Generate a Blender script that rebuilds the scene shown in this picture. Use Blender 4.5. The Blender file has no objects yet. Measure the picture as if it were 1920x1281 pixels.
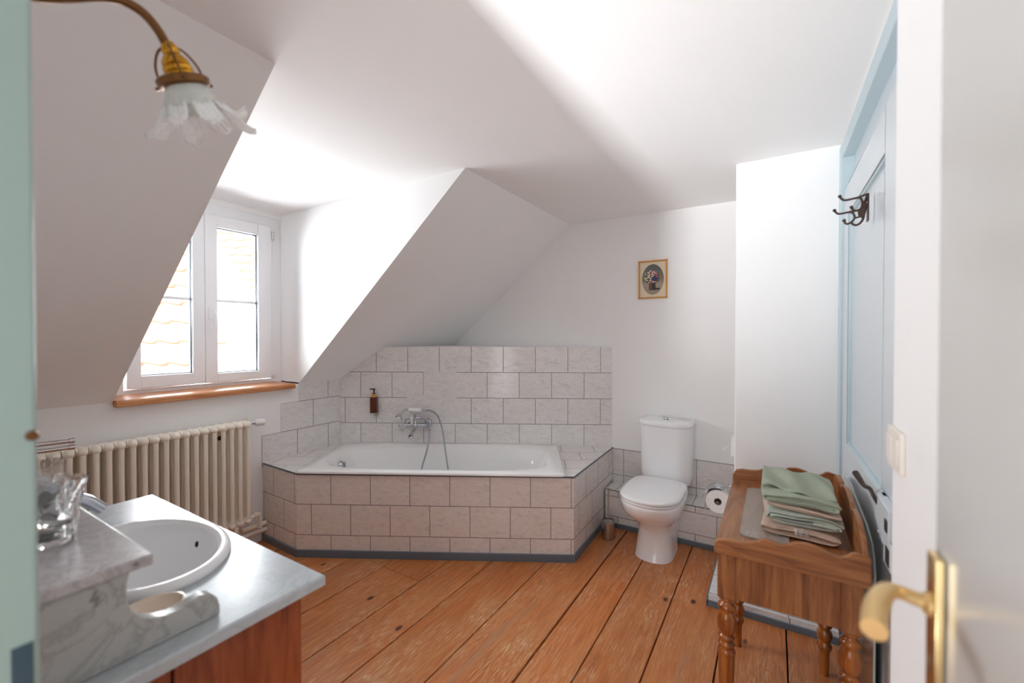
import bpy, bmesh, math, random
from mathutils import Vector, Matrix
from math import sin, cos, pi, radians as R
random.seed(7)
SC = bpy.context.scene
COL = SC.collection

# ---------------------------------------------------------------- camera
cam_d = bpy.data.cameras.new('camera'); cam = bpy.data.objects.new('camera', cam_d); COL.objects.link(cam)
cam.location = (0, 0, 1.40); cam.rotation_euler = (R(90 - .68), 0, R(31.5))
cam_d.sensor_width = 36; cam_d.lens = 800 / 1920 * 36
cam_d.clip_start = .02; cam_d.clip_end = 200
cam_d.dof.use_dof = True; cam_d.dof.focus_distance = 2.7; cam_d.dof.aperture_fstop = 2.0
SC.camera = cam

# ---------------------------------------------------------------- world, sun, daylight, added lamps
w = bpy.data.worlds.new('sky'); SC.world = w; w.use_nodes = True
w.node_tree.nodes['Background'].inputs[0].default_value = (.93, .96, 1, 1)
w.node_tree.nodes['Background'].inputs[1].default_value = 2.6
def lamp(name, kind, loc, rot, energy, color=(1, 1, 1), size=None, sizey=None, spread=None):
    l = bpy.data.lights.new(name, kind); o = bpy.data.objects.new(name, l); COL.objects.link(o)
    o.location = loc; o.rotation_euler = rot; l.energy = energy; l.color = color
    if kind == 'AREA':
        l.shape = 'RECTANGLE'; l.size = size; l.size_y = sizey or size
        if spread: l.spread = spread
    if kind == 'SUN': l.angle = R(1)
    return o
sun = lamp('sun', 'SUN', (6, -6, 12), (0, 0, 0), 5, (1, .95, .88))
sun.rotation_euler = Vector((-.75, .25, -.75)).to_track_quat('-Z', 'Y').to_euler()
# daylight coming through the dormer window (sits just outside the glass)
lamp('window_daylight', 'AREA', (-3.30, 1.34, 1.70), (0, R(-90), 0), 62, (.89, .955, 1), 1.1, .86)
# narrow beam added in the hall to make the bright ceiling band
hl = lamp('ceiling_band_beam', 'AREA', (-.80, -2.4, .40), (0, 0, 0), 9.5, (.95, .98, 1), .20, .3, R(42))
hl.rotation_euler = Vector((.03, 1, .50)).to_track_quat('-Z', 'Z').to_euler()

# broad fill lamp added behind the camera to even out the room
lamp('doorway_fill', 'AREA', (-.30, -.75, 1.15), (R(90), 0, 0), 9.5, (.95, .98, 1), .8, 1.6)

SC.view_settings.view_transform = 'Standard'; SC.view_settings.look = 'None'
SC.view_settings.gamma = 1; SC.view_settings.use_curve_mapping = False
SC.view_settings.exposure = 0.38
SC.cycles.max_bounces = 14; SC.cycles.diffuse_bounces = 8; SC.cycles.glossy_bounces = 6
SC.cycles.transmission_bounces = 12; SC.cycles.transparent_max_bounces = 16
SC.cycles.caustics_reflective = False; SC.cycles.caustics_refractive = False
SC.cycles.sample_clamp_indirect = 6

# ---------------------------------------------------------------- materials
def lin(c):
    return tuple(((v / 255) / 12.92 if v / 255 <= .04045 else ((v / 255 + .055) / 1.055) ** 2.4) for v in c)
class N:
    def __init__(s, name):
        s.m = bpy.data.materials.new(name); s.m.use_nodes = True; s.t = s.m.node_tree
        s.b = s.t.nodes['Principled BSDF']; s.out = s.t.nodes['Material Output']
    def n(s, kind, **kw):
        x = s.t.nodes.new(kind)
        for k, v in kw.items():
            if k.startswith('_'): x.inputs[k[1:].replace('_', ' ')].default_value = v
            else: setattr(x, k, v)
        return x
    def l(s, a, b): s.t.links.new(a, b)
    def coord(s, scale=(1, 1, 1), kind='Object', rot=(0, 0, 0)):
        c = s.n('ShaderNodeTexCoord'); m = s.n('ShaderNodeMapping')
        m.inputs['Scale'].default_value = scale; m.inputs['Rotation'].default_value = rot
        s.l(c.outputs[kind], m.inputs[0]); return m.outputs[0]
    def noise(s, vec, scale, detail=4, rough=.55, dist=0):
        x = s.n('ShaderNodeTexNoise', _Scale=scale, _Detail=detail, _Roughness=rough, _Distortion=dist)
        s.l(vec, x.inputs['Vector']); return x.outputs['Fac']
    def ramp(s, fac, stops):
        r = s.n('ShaderNodeValToRGB'); e = r.color_ramp.elements
        while len(e) < len(stops): e.new(.5)
        for i, (p, c) in enumerate(stops):
            e[i].position = p; e[i].color = (*c, 1) if len(c) == 3 else c
        s.l(fac, r.inputs[0]); return r.outputs[0]
    def mix(s, fac, a, b, mode='MIX'):
        x = s.n('ShaderNodeMix', data_type='RGBA', blend_type=mode)
        for sock, v in ((x.inputs[0], fac), (x.inputs[6], a), (x.inputs[7], b)):
            if isinstance(v, (int, float)): sock.default_value = v
            elif isinstance(v, tuple): sock.default_value = (*v, 1)
            else: s.l(v, sock)
        return x.outputs[2]
    def math(s, op, a, b=0, c=0):
        x = s.n('ShaderNodeMath', operation=op)
        for i, v in enumerate((a, b, c)):
            if isinstance(v, (int, float)): x.inputs[i].default_value = v
            else: s.l(v, x.inputs[i])
        return x.outputs[0]
    def bump(s, h, strength=.3, dist=.01):
        x = s.n('ShaderNodeBump', _Strength=strength, _Distance=dist); s.l(h, x.inputs['Height'])
        s.l(x.outputs[0], s.b.inputs['Normal'])
    def set(s, color=None, rough=.5, metal=0, **kw):
        if color is not None:
            if isinstance(color, tuple): s.b.inputs['Base Color'].default_value = (*color, 1)
            else: s.l(color, s.b.inputs['Base Color'])
        if isinstance(rough, (int, float)): s.b.inputs['Roughness'].default_value = rough
        else: s.l(rough, s.b.inputs['Roughness'])
        s.b.inputs['Metallic'].default_value = metal
        for k, v in kw.items(): s.b.inputs[k.replace('_', ' ')].default_value = v
        return s.m

def plain(name, color, rough=.5, metal=0, var=.04, scale=30, bump=0, **kw):
    n = N(name); v = n.coord(); f = n.noise(v, scale)
    c = n.mix(f, tuple(x * (1 - var) for x in color), tuple(min(1, x * (1 + var)) for x in color))
    if bump: n.bump(n.noise(v, scale * 3), bump, .002)
    return n.set(c, rough, metal, **kw)

def plaster(name, color, bscale=55, bstr=.35):
    n = N(name); v = n.coord()
    a = n.noise(v, bscale, 5, .6); b = n.noise(v, 2.2, 3)
    c = n.mix(b, tuple(x * .96 for x in color), color)
    n.bump(a, bstr, .0035); return n.set(c, .85)
M = {}
M['plaster'] = plaster('rough_white_plaster', (.92, .918, .915))
M['ceil'] = plaster('smooth_white_plaster', (.93, .92, .915), 30, .12)
M['slope'] = plaster('sloping_plaster', (.92, .915, .91), 34, .15)
M['frame_white'] = plain('white_window_plastic', (.88, .88, .9), .3, var=.01)
M['enamel'] = plain('white_enamel', (.9, .9, .9), .08, var=.005)
M['ceramic'] = plain('white_ceramic', (.88, .88, .89), .06, var=.005)
M['bisque'] = plain('bisque_ceramic', lin((232, 214, 196)), .25)
M['chrome'] = plain('chrome', (.56, .58, .62), .07, 1, var=.01)
M['steel'] = plain('brushed_steel', (.56, .54, .52), .3, 1, scale=200)
M['hose'] = plain('grey_metal_hose', (.33, .36, .4), .3, .8)
M['brass'] = plain('polished_brass', (.83, .64, .33), .18, 1, var=.03)
M['satin_brass'] = plain('satin_gold', lin((226, 192, 134)), .38, .55)
M['old_brass'] = plain('aged_brass', lin((120, 82, 50)), .35, .85, var=.3, scale=60)
M['gold_brass'] = plain('socket_brass', lin((205, 150, 48)), .25, .9, var=.25, scale=80)
M['iron'] = plain('dark_bronze_iron', lin((74, 58, 52)), .45, .7, var=.2, scale=120)
M['rad'] = plain('cream_radiator_paint', lin((246, 239, 226)), .35, var=.02)
M['blue'] = plain('pale_blue_door_paint', lin((208, 215, 220)), .3, var=.015)
M['bluetrim'] = plain('ice_blue_trim_paint', lin((190, 208, 214)), .35, var=.02)
M['jamb'] = plain('sage_blue_frame_paint', lin((156, 176, 170)), .4, var=.02)
M['entry_door'] = plain('glossy_white_door_paint', lin((200, 199, 196)), .16, var=.01)
M['skirt'] = plain('grey_blue_skirting_paint', lin((98, 110, 122)), .35, var=.06)
M['switch'] = plain('ivory_plastic', lin((236, 228, 218)), .35)
M['white_plastic'] = plain('white_plastic', (.86, .86, .86), .35)
M['black'] = plain('black_plastic', (.015, .015, .017), .3)
M['dark'] = plain('dark_void', (.02, .018, .016), .9)
M['paper'] = plain('tissue_paper', (.88, .87, .86), .9, bump=.3)
M['plaster_out'] = plaster('white_render', (.85, .85, .85))

def glassmat(name, color=(1, 1, 1), rough=0, ior=1.45):
    n = N(name); return n.set(color, rough, 0, Transmission_Weight=1.0, IOR=ior)
M['glass'] = glassmat('clear_glass')
M['shadeglass'] = None
def pane(name, tint=(1, 1, 1), alpha=.92):
    n = N(name); t = n.n('ShaderNodeBsdfTransparent'); t.inputs[0].default_value = (*tint, 1)
    g = n.n('ShaderNodeBsdfGlossy', _Roughness=.02); fr = n.n('ShaderNodeFresnel', _IOR=1.45)
    mx = n.n('ShaderNodeMixShader'); n.l(fr.outputs[0], mx.inputs[0]); n.l(t.outputs[0], mx.inputs[1]); n.l(g.outputs[0], mx.inputs[2])
    n.l(mx.outputs[0], n.out.inputs[0]); return n.m
M['pane'] = pane('window_glass')
M['greenglass'] = pane('shelf_glass', (.80, .87, .84))
def haze_glass(name, col, fac):
    n = N(name); t = n.n('ShaderNodeBsdfTransparent'); n.set(col, .25, 0)
    v = n.coord(); f = n.noise(v, 90, 3)
    mx = n.n('ShaderNodeMixShader'); a = n.math('MULTIPLY_ADD', f, .3, fac - .15)
    n.l(a, mx.inputs[0]); n.l(t.outputs[0], mx.inputs[1]); n.l(n.b.outputs[0], mx.inputs[2])
    n.l(mx.outputs[0], n.out.inputs[0]); return n.m
M['petal'] = haze_glass('pressed_petal_glass', (.97, .97, .97), .72)
M['frost'] = haze_glass('frosted_cup_glass', (.80, .82, .78), .62)
M['film'] = haze_glass('clear_plastic_film', (.9, .93, .95), .28)
M['glass_edge'] = plain('green_glass_edge', lin((120, 165, 150)), .15, var=.02)
M['pale_edge'] = plain('pale_glass_edge', lin((200, 218, 212)), .15, var=.02)
M['mirror'] = plain('mirror_silver', (.60, .64, .67), .12, .9, var=.01)

def tile_mat(name, tw, th, base, u0=0, v0=0, offs=.5, patch=None, line=.0018):
    n = N(name); uv = n.n('ShaderNodeUVMap'); mp = n.n('ShaderNodeMapping')
    mp.inputs['Location'].default_value = (-u0, -v0, 0); n.l(uv.outputs[0], mp.inputs[0])
    def brick(mort, smooth):
        b = n.n('ShaderNodeTexBrick', offset=offs, offset_frequency=2, squash=1, squash_frequency=2)
        b.inputs['Scale'].default_value = 1; b.inputs['Mortar Size'].default_value = mort
        b.inputs['Mortar Smooth'].default_value = smooth
        b.inputs['Brick Width'].default_value = tw; b.inputs['Row Height'].default_value = th
        b.inputs['Color1'].default_value = (0, 0, 0, 1); b.inputs['Color2'].default_value = (1, 1, 1, 1)
        n.l(mp.outputs[0], b.inputs['Vector']); return b
    b = brick(line, .0); b2 = brick(line * 1.8, 1.0)
    # per-tile shift of the marbling
    sx = n.n('ShaderNodeVectorMath', operation='SCALE'); sx.inputs['Scale'].default_value = 9.
    n.l(b.outputs['Color'], sx.inputs[0])
    ad = n.n('ShaderNodeVectorMath', operation='ADD'); n.l(mp.outputs[0], ad.inputs[0]); n.l(sx.outputs[0], ad.inputs[1])
    rt = n.n('ShaderNodeMapping'); rt.inputs['Rotation'].default_value = (0, 0, .9); rt.inputs['Scale'].default_value = (1, 2.3, 1); n.l(ad.outputs[0], rt.inputs[0])
    f1 = n.noise(rt.outputs[0], 11, 6, .62, 1.4); f2 = n.noise(rt.outputs[0], 22, 5, .6, .8)
    c = n.ramp(f1, [(.32, tuple(x * .84 for x in base)), (.44, tuple(x * .96 for x in base)), (.56, base), (.8, tuple(min(1, x * 1.06) for x in base))])
    vein = n.ramp(f2, [(.475, (1, 1, 1)), (.5, (.87, .85, .84)), (.525, (1, 1, 1))])
    c = n.mix(1, c, vein, 'MULTIPLY')
    tint = n.mix(b.outputs['Color'], (.97, .965, .96), (1, 1, 1)); c = n.mix(1, c, tint, 'MULTIPLY')
    fac = b.outputs['Fac']
    grout = (.115, .11, .12)
    if patch:
        sp = n.n('ShaderNodeSeparateXYZ'); n.l(uv.outputs[0], sp.inputs[0])
        m = None
        for (ua, ub, va, vb) in patch:
            a = n.math('MULTIPLY', n.math('GREATER_THAN', sp.outputs[0], ua), n.math('LESS_THAN', sp.outputs[0], ub))
            a = n.math('MULTIPLY', a, n.math('MULTIPLY', n.math('GREATER_THAN', sp.outputs[1], va), n.math('LESS_THAN', sp.outputs[1], vb)))
            m = a if m is None else n.math('MAXIMUM', m, a)
        grout = n.mix(m, grout, tuple(x * .9 for x in base))
    c = n.mix(fac, c, grout)
    r = n.math('MULTIPLY_ADD', fac, .6, .13)
    h = n.math('SUBTRACT', 1, b2.outputs['Fac'])
    n.bump(n.math('ADD', h, n.math('MULTIPLY', f1, .12)), .5, .0015)
    return n.set(c, r)
TB = (.84, .815, .80)

def marble_mat(name, base, dark, scale, thr=.5, spots=False):
    n = N(name); v = n.coord(); w1 = n.noise(v, scale, 8, .65, 1.3); w2 = n.noise(v, scale * .35, 4, .5, .6)
    c = n.mix(n.ramp(w2, [(.3, (0, 0, 0)), (.7, (1, 1, 1))]), tuple(x * .84 for x in base), base)
    v1 = n.ramp(w1, [(thr - .05, (0, 0, 0)), (thr, (1, 1, 1)), (thr + .03, (0, 0, 0))])
    c = n.mix(n.math('MULTIPLY', v1, n.math('MULTIPLY', w2, .55)), c, dark)
    if spots:
        s = n.noise(v, scale * 2.2, 3, .5, .5)
        c = n.mix(n.ramp(s, [(.66, (0, 0, 0)), (.74, (.85, .85, .85))]), c, dark)
    return n.set(c, .24, 0, IOR=1.35)
M['marble_top'] = marble_mat('carrara_marble_top', (.50, .535, .56), (.24, .26, .29), 7)
M['marble_side'] = marble_mat('veined_grey_marble', (.47, .465, .45), (.09, .09, .085), 8, .52, True)
M['marble_shelf'] = marble_mat('spotted_marble_shelf', (.55, .525, .53), (.10, .09, .11), 13, .5, True)

def wood_mat(name, light, mid, dark, scale=(3, 3, 40), axis='Z', rough=.35, knots=0):
    sc = {'X': (2.2, 26, 26), 'Y': (26, 2.2, 26), 'Z': (26, 26, 2.2)}[axis]
    n = N(name); v = n.coord(sc); f = n.noise(v, 1.6, 6, .6, .8); g = n.noise(v, 5, 4, .6)
    c = n.ramp(f, [(.28, dark), (.45, mid), (.62, light), (.85, mid)])
    c = n.mix(n.math('MULTIPLY', g, .35), c, dark)
    if knots:
        k = n.n('ShaderNodeTexVoronoi', _Scale=knots); n.l(n.coord(), k.inputs['Vector'])
        c = n.mix(n.ramp(k.outputs['Distance'], [(.05, (1, 1, 1)), (.10, (0, 0, 0))]), c, tuple(x * .5 for x in dark))
    n.bump(g, .15, .001); return n.set(c, rough)
WL, WM, WD = lin((178, 118, 70)), lin((150, 92, 52)), lin((92, 54, 32))
M['woodX'] = wood_mat('walnut_stained_pine_x', WL, WM, WD, axis='X')
M['woodY'] = wood_mat('walnut_stained_pine_y', WL, WM, WD, axis='Y')
M['woodZ'] = wood_mat('walnut_stained_pine_z', WL, WM, WD, axis='Z')
M['turned'] = wood_mat('polished_turned_pine', lin((186, 112, 52)), lin((150, 82, 34)), lin((84, 42, 18)), axis='Z', rough=.14)
M['sill'] = wood_mat('warm_sill_wood', lin((216, 156, 108)), lin((198, 132, 84)), lin((160, 98, 58)), axis='Y')
M['cabinet'] = wood_mat('red_brown_cabinet_veneer', lin((164, 88, 50)), lin((140, 68, 38)), lin((104, 46, 24)), axis='Z', rough=.3)
M['frame_gilt'] = plain('gilt_wood_frame', lin((212, 148, 70)), .35, .3, var=.2, scale=150)

def floor_mat():
    n = N('worn_orange_floorboards')
    at = n.n('ShaderNodeAttribute', attribute_name='plank')
    tc = n.n('ShaderNodeTexCoord'); off = n.n('ShaderNodeCombineXYZ')
    n.l(n.math('MULTIPLY', at.outputs['Fac'], 13.7), off.inputs[0]); n.l(n.math('MULTIPLY', at.outputs['Fac'], 31.3), off.inputs[1])
    ad = n.n('ShaderNodeVectorMath', operation='ADD'); n.l(tc.outputs['Object'], ad.inputs[0]); n.l(off.outputs[0], ad.inputs[1])
    def mp(s, rz=0):
        m = n.n('ShaderNodeMapping'); m.inputs['Scale'].default_value = s; m.inputs['Rotation'].default_value = (0, 0, rz); n.l(ad.outputs[0], m.inputs[0]); return m.outputs[0]
    grain = n.noise(mp((30, 2.2, 1)), 2.2, 6, .6, .8)
    fine = n.noise(mp((90, 6, 1)), 2.4, 5, .65, .3)
    blotch = n.noise(mp((3.2, 1.3, 1)), 1.3, 4, .55)
    base = n.ramp(grain, [(.25, lin((156, 84, 36))), (.5, lin((192, 112, 54))), (.75, lin((212, 140, 80)))])
    tint = n.mix(at.outputs['Fac'], (.88, .88, .92), (1.06, 1.02, 1.0)); base = n.mix(1, base, tint, 'MULTIPLY')
    base = n.mix(n.ramp(blotch, [(.35, (0, 0, 0)), (.75, (.35, .35, .35))]), base, lin((206, 150, 104)))
    # worn-off stain: flecks along the grain inside larger patches
    flk = n.ramp(fine, [(.50, (0, 0, 0)), (.60, (1, 1, 1))])
    pat = n.ramp(n.noise(mp((2.6, 1.0, 1)), 1.7, 5, .65), [(.44, (.04, .04, .04)), (.64, (.9, .9, .9))])
    c = n.mix(n.math('MULTIPLY', flk, pat), base, lin((218, 184, 146)))
    greyp = n.ramp(n.noise(mp((5, .7, 1)), 1.5, 4, .6), [(.60, (0, 0, 0)), (.72, (.6, .6, .6))])
    c = n.mix(greyp, c, lin((168, 134, 108)))
    drk = n.ramp(n.noise(mp((70, 9, 1)), 1.2, 3, .6), [(.68, (0, 0, 0)), (.76, (.55, .55, .55))])
    c = n.mix(drk, c, lin((120, 72, 44)))
    k = n.n('ShaderNodeTexVoronoi', _Scale=1.0); n.l(mp((4.2, 2.4, 1)), k.inputs['Vector'])
    c = n.mix(n.ramp(k.outputs['Distance'], [(.035, (1, 1, 1)), (.07, (0, 0, 0))]), c, lin((78, 44, 30)))
    n.bump(n.math('ADD', fine, n.math('MULTIPLY', flk, -.4)), .35, .0015)
    return n.set(c, n.math('MULTIPLY_ADD', fine, .25, .3))
M['floor'] = floor_mat()

def towel_mat(name, col):
    n = N(name); v = n.coord(); f = n.noise(v, 420, 2, .8); g = n.noise(v, 25, 4)
    c = n.mix(g, tuple(x * .84 for x in col), tuple(min(1, x * 1.1) for x in col))
    n.bump(f, .8, .005); return n.set(c, 1, 0, Sheen_Weight=.25, Specular_IOR_Level=.05)
M['sage'] = towel_mat('sage_green_terry', lin((178, 187, 163)))
M['mint'] = towel_mat('pale_sage_terry', lin((208, 217, 202)))
M['peach'] = towel_mat('peach_terry', lin((242, 210, 188)))
M['tan'] = towel_mat('dusty_peach_terry', lin((228, 196, 174)))

def roof_mat():
    n = N('terracotta_roof_tile'); v = n.coord(); f = n.noise(v, 3, 4)
    return n.set(n.mix(f, (.60, .32, .22), (.72, .43, .33)), .7)
M['rooftile'] = roof_mat()
M['amber'] = plain('amber_bottle', lin((92, 40, 22)), .08, var=.05)
M['ambercap'] = plain('amber_shoulder', lin((214, 150, 60)), .15)

# ---------------------------------------------------------------- mesh helpers
TM = {}
def setp(o, label=None, cat=None, group=None, kind=None):
    if label: o['label'] = label
    if cat: o['category'] = cat
    if group: o['group'] = group
    if kind: o['kind'] = kind
    return o
def thing(name, label, cat, loc=(0, 0, 0), rz=0, group=None):
    o = bpy.data.objects.new(name, None); COL.objects.link(o); o.empty_display_size = .05
    o.location = loc; o.rotation_euler = (0, 0, rz); return setp(o, label, cat, group)
def frame3(d):
    d = Vector(d).normalized(); a = Vector((0, 0, 1)) if abs(d.z) < .95 else Vector((1, 0, 0))
    u = d.cross(a).normalized(); return u, d.cross(u).normalized(), d
class MB:
    def __init__(s): s.bm = bmesh.new(); s.uv = s.bm.loops.layers.uv.new('UVMap'); s.attr = []
    def face(s, pts, uvs=None):
        vs = [s.bm.verts.new(p) for p in pts]; f = s.bm.faces.new(vs)
        if uvs:
            for l, q in zip(f.loops, uvs): l[s.uv].uv = q
        return f
    def grid(s, rings, close=False, cap=False):
        V = [[s.bm.verts.new(p) for p in r] for r in rings]; n = len(V[0])
        for i in range(len(V) - 1):
            for j in range(n if close else n - 1):
                k = (j + 1) % n
                s.bm.faces.new((V[i][j], V[i][k], V[i + 1][k], V[i + 1][j]))
        if cap:
            s.bm.faces.new(V[0][::-1]); s.bm.faces.new(V[-1])
        return s
    def box(s, a, b, mat=None, rz=0):
        (x0, y0, z0), (x1, y1, z1) = a, b
        P = [(x0, y0, z0), (x1, y0, z0), (x1, y1, z0), (x0, y1, z0), (x0, y0, z1), (x1, y0, z1), (x1, y1, z1), (x0, y1, z1)]
        if mat is not None: P = [mat @ Vector(p) for p in P]
        V = [s.bm.verts.new(p) for p in P]
        for f in ((0, 3, 2, 1), (4, 5, 6, 7), (0, 1, 5, 4), (1, 2, 6, 5), (2, 3, 7, 6), (3, 0, 4, 7)):
            s.bm.faces.new([V[i] for i in f])
        return s
    def prism(s, poly, d, mat=None):
        a = [Vector(p) for p in poly]; b = [p + Vector(d) for p in a]
        if mat is not None: a = [mat @ p for p in a]; b = [mat @ p for p in b]
        A = [s.bm.verts.new(p) for p in a]; B = [s.bm.verts.new(p) for p in b]; n = len(A)
        s.bm.faces.new(A[::-1]); s.bm.faces.new(B)
        for i in range(n): s.bm.faces.new((A[i], A[(i + 1) % n], B[(i + 1) % n], B[i]))
        return s
    def lathe(s, prof, c=(0, 0, 0), d=(0, 0, 1), n=32, cap=True, mod=None):
        u, v, dd = frame3(d); c = Vector(c); rings = []
        for (r, h) in prof:
            rr = max(r, 1e-4)
            rings.append([c + dd * h + (u * cos(2 * pi * i / n) + v * sin(2 * pi * i / n)) * (rr * (mod(i, n, h) if mod else 1)) for i in range(n)])
        return s.grid(rings, True, cap)
    def tube(s, pts, r, n=12, cap=True):
        pts = [Vector(p) for p in pts]; rs = r if isinstance(r, (list, tuple)) else [r] * len(pts)
        t0 = (pts[1] - pts[0]).normalized(); u, v, _ = frame3(t0); rings = []
        for i, p in enumerate(pts):
            t = (pts[min(i + 1, len(pts) - 1)] - pts[max(i - 1, 0)]).normalized()
            u = (u - t * u.dot(t)).normalized(); v = t.cross(u)
            rings.append([p + (u * cos(2 * pi * k / n) + v * sin(2 * pi * k / n)) * rs[i] for k in range(n)])
        return s.grid(rings, True, cap)
    def ball(s, c, r, sc=(1, 1, 1), n=16):
        prof = [(r * sin(pi * i / n), -r * cos(pi * i / n)) for i in range(n + 1)]
        c = Vector(c); rings = []
        for (a, h) in prof:
            a = max(a, 1e-5)
            rings.append([c + Vector((a * cos(2 * pi * k / (2 * n)) * sc[0], a * sin(2 * pi * k / (2 * n)) * sc[1], h * sc[2])) for k in range(2 * n)])
        return s.grid(rings, True, True)
    def build(s, name, mat, parent=None, loc=None, bevel=0, smooth=True, subs=0, seg=2, angle=40, solid=0):
        bm = s.bm; bmesh.ops.remove_doubles(bm, verts=bm.verts, dist=1e-6)
        bmesh.ops.recalc_face_normals(bm, faces=bm.faces)
        me = bpy.data.meshes.new(name)
        if loc: bmesh.ops.translate(bm, verts=bm.verts, vec=-Vector(loc))
        bm.to_mesh(me); bm.free()
        o = bpy.data.objects.new(name, me); COL.objects.link(o)
        if loc: o.location = loc
        if parent is not None: o.parent = parent
        if mat: me.materials.append(mat)
        if smooth: me.shade_smooth()
        if solid:
            m = o.modifiers.new('thick', 'SOLIDIFY'); m.thickness = solid; m.offset = 0
        if bevel:
            m = o.modifiers.new('bevel', 'BEVEL'); m.width = bevel; m.segments = seg; m.limit_method = 'ANGLE'; m.angle_limit = R(30)
        if subs:
            m = o.modifiers.new('sub', 'SUBSURF'); m.levels = m.render_levels = subs
        if smooth and angle:
            try: me.set_sharp_from_angle(angle=R(angle))
            except Exception: pass
        return o
def struct(o): o['kind'] = 'structure'; return o
def spline(pts, n=8):
    P = [Vector(p) for p in pts]; P = [P[0] * 2 - P[1]] + P + [P[-1] * 2 - P[-2]]; out = []
    for i in range(1, len(P) - 2):
        for k in range(n):
            t = k / n; a, b, c, d = P[i - 1], P[i], P[i + 1], P[i + 2]
            out.append(.5 * ((2 * b) + (c - a) * t + (2 * a - 5 * b + 4 * c - d) * t * t + (3 * b - a - 3 * c + d) * t ** 3))
    out.append(P[-2]); return out

# ---------------------------------------------------------------- room shell
H = 2.32; XL = -2.99; YT = 3.27
K = (H - 1.05) / (XL + 1.44) * -1      # slope rise per metre of X
def zs(x): return 1.05 + (x - XL) * .8194

# floor: boards running in Y
seams = [-3.4, -3.05, -2.78, -2.52, -2.26, -2.018, -1.717, -1.481, -1.195, -.894, -.689, -.453, -.20, .06, .33, .62]
mb = MB(); vals = []
for i in range(len(seams) - 1):
    a, b = seams[i] + .0032, seams[i + 1] - .0032
    if abs(seams[i] + .894) < .01: a += .004
    cuts = [-2.6, 3.6]
    if i == 5: cuts = [-2.6, 1.79, 3.6]
    elif i % 3 == 1: cuts = [-2.6, -.6, 3.6]
    for c0, c1 in zip(cuts[:-1], cuts[1:]):
        nf = len(mb.bm.faces); mb.box((a, c0 + .0015, -.03), (b, c1 - .0015, 0)); vals += [random.random()] * (len(mb.bm.faces) - nf)
mb.box((-3.4, -2.6, -.08), (.62, 3.6, -.0295)); vals += [-1] * 6
fo = mb.build('floor', M['floor'], smooth=False, bevel=.0015, seg=1)
at = fo.data.attributes.new('plank', 'FLOAT', 'FACE')
for i, v in enumerate(vals): at.data[i].value = v
fo.data.materials.append(M['dark'])
for i, p in enumerate(fo.data.polygons):
    if vals[i] < 0: p.material_index = 1
struct(fo)

struct(MB().box((XL - .35, -2.6, H), (.75, 3.6, H + .2)).build('ceiling', M['ceil'], smooth=False))
# sloping roof ceiling left and right of the dormer
def slope(y0, y1, name):
    p = [(-1.44, H), (XL, 1.05), (XL - .2, 1.05), (XL - .2, H + .05), (-1.44, H + .05)]
    return struct(MB().prism([(x, y0, z) for x, z in p], (0, y1 - y0, 0)).build(name, M['slope'], smooth=False))
slope(-.4, .82, 'wall_sloping_left'); slope(1.86, YT, 'wall_sloping_right')
mb = MB(); mb.box((XL - .26, -.4, 0), (XL, .82, 1.06)); mb.box((XL - .26, .82, 0), (XL, 1.86, 1.035)); mb.box((XL - .26, 1.86, 0), (XL, 3.6, 1.06))
struct(mb.build('wall_left', M['plaster'], smooth=False))
# dormer cheeks meet the slope slabs at their own end faces; outer closing of the dormer
mb = MB(); mb.box((-3.40, .62, 1.0), (-3.19, .82, H + .1)); mb.box((-3.40, 1.86, 1.0), (-3.19, 2.06, H + .1)); mb.box((-3.40, .62, 2.285), (-3.19, 2.06, H + .1)); mb.box((-3.40, .62, .7), (-3.24, 2.06, 1.04))
struct(mb.build('wall_dormer', M['slope'], smooth=False))
struct(MB().box((XL - .3, YT, 0), (.5, YT + .2, H + .02)).build('wall_back', M['plaster'], smooth=False))
# chimney-like pillar
struct(MB().box((-.176, 2.58, 0), (.5, YT + .1, H + .01)).build('wall_pillar', M['plaster'], smooth=False, bevel=.006))
# right wall (near piece stands proud of the recessed door)
mb = MB(); mb.box((.20, .0, 0), (.5, 1.10, H + .01)); mb.box((.40, 1.1, 0), (.5, 2.6, H + .01)); mb.box((.275, 1.1, 2.30), (.5, 2.6, H + .01))
struct(mb.build('wall_right', M['plaster'], smooth=False, bevel=.005))
# entry wall with the doorway the photo is taken through
mb = MB(); mb.box((XL - .3, -.06, 0), (-.80, .13, H + .01)); mb.box((-.80, -.06, 2.08), (.26, .13, H + .01)); mb.box((.26, -.2, 0), (.5, .01, H + .01))
struct(mb.build('wall_entry', M['plaster'], smooth=False))
# hall behind the doorway
mb = MB(); mb.box((-1.4, -2.6, 0), (-1.3, -.06, H + .01)); mb.box((.62, -2.6, 0), (.72, 0, H + .01)); mb.box((-1.4, -2.7, 0), (.72, -2.6, H + .01))
struct(mb.build('wall_hall', M['plaster'], smooth=False))

# ---- door frame of the entry (left jamb in view) with strike plate
mb = MB(); mb.box((-.80, -.10, 0), (-.72, .132, 2.04)); mb.box((.20, -.20, 0), (.26, .0, 2.04)); mb.box((-.80, -.10, 2.04), (.26, .132, 2.09))
df = struct(mb.build('trim_1', M['jamb'], smooth=False, bevel=.004))
MB().box((-.7200, .1095, .93), (-.7188, .1265, 1.052)).build('strike_plate', plain('dark_steel', lin((64, 84, 96)), .6, .2), df, bevel=.0005)['label'] = 'dark steel strike plate'
mb = MB(); mb.lathe([(.0001, 0), (.006, 0), (.005, .003), (.0001, .004)], (-.72, .128, 1.287), (1, 0, 0), 16); mb.build('screw', M['old_brass'], df)

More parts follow.
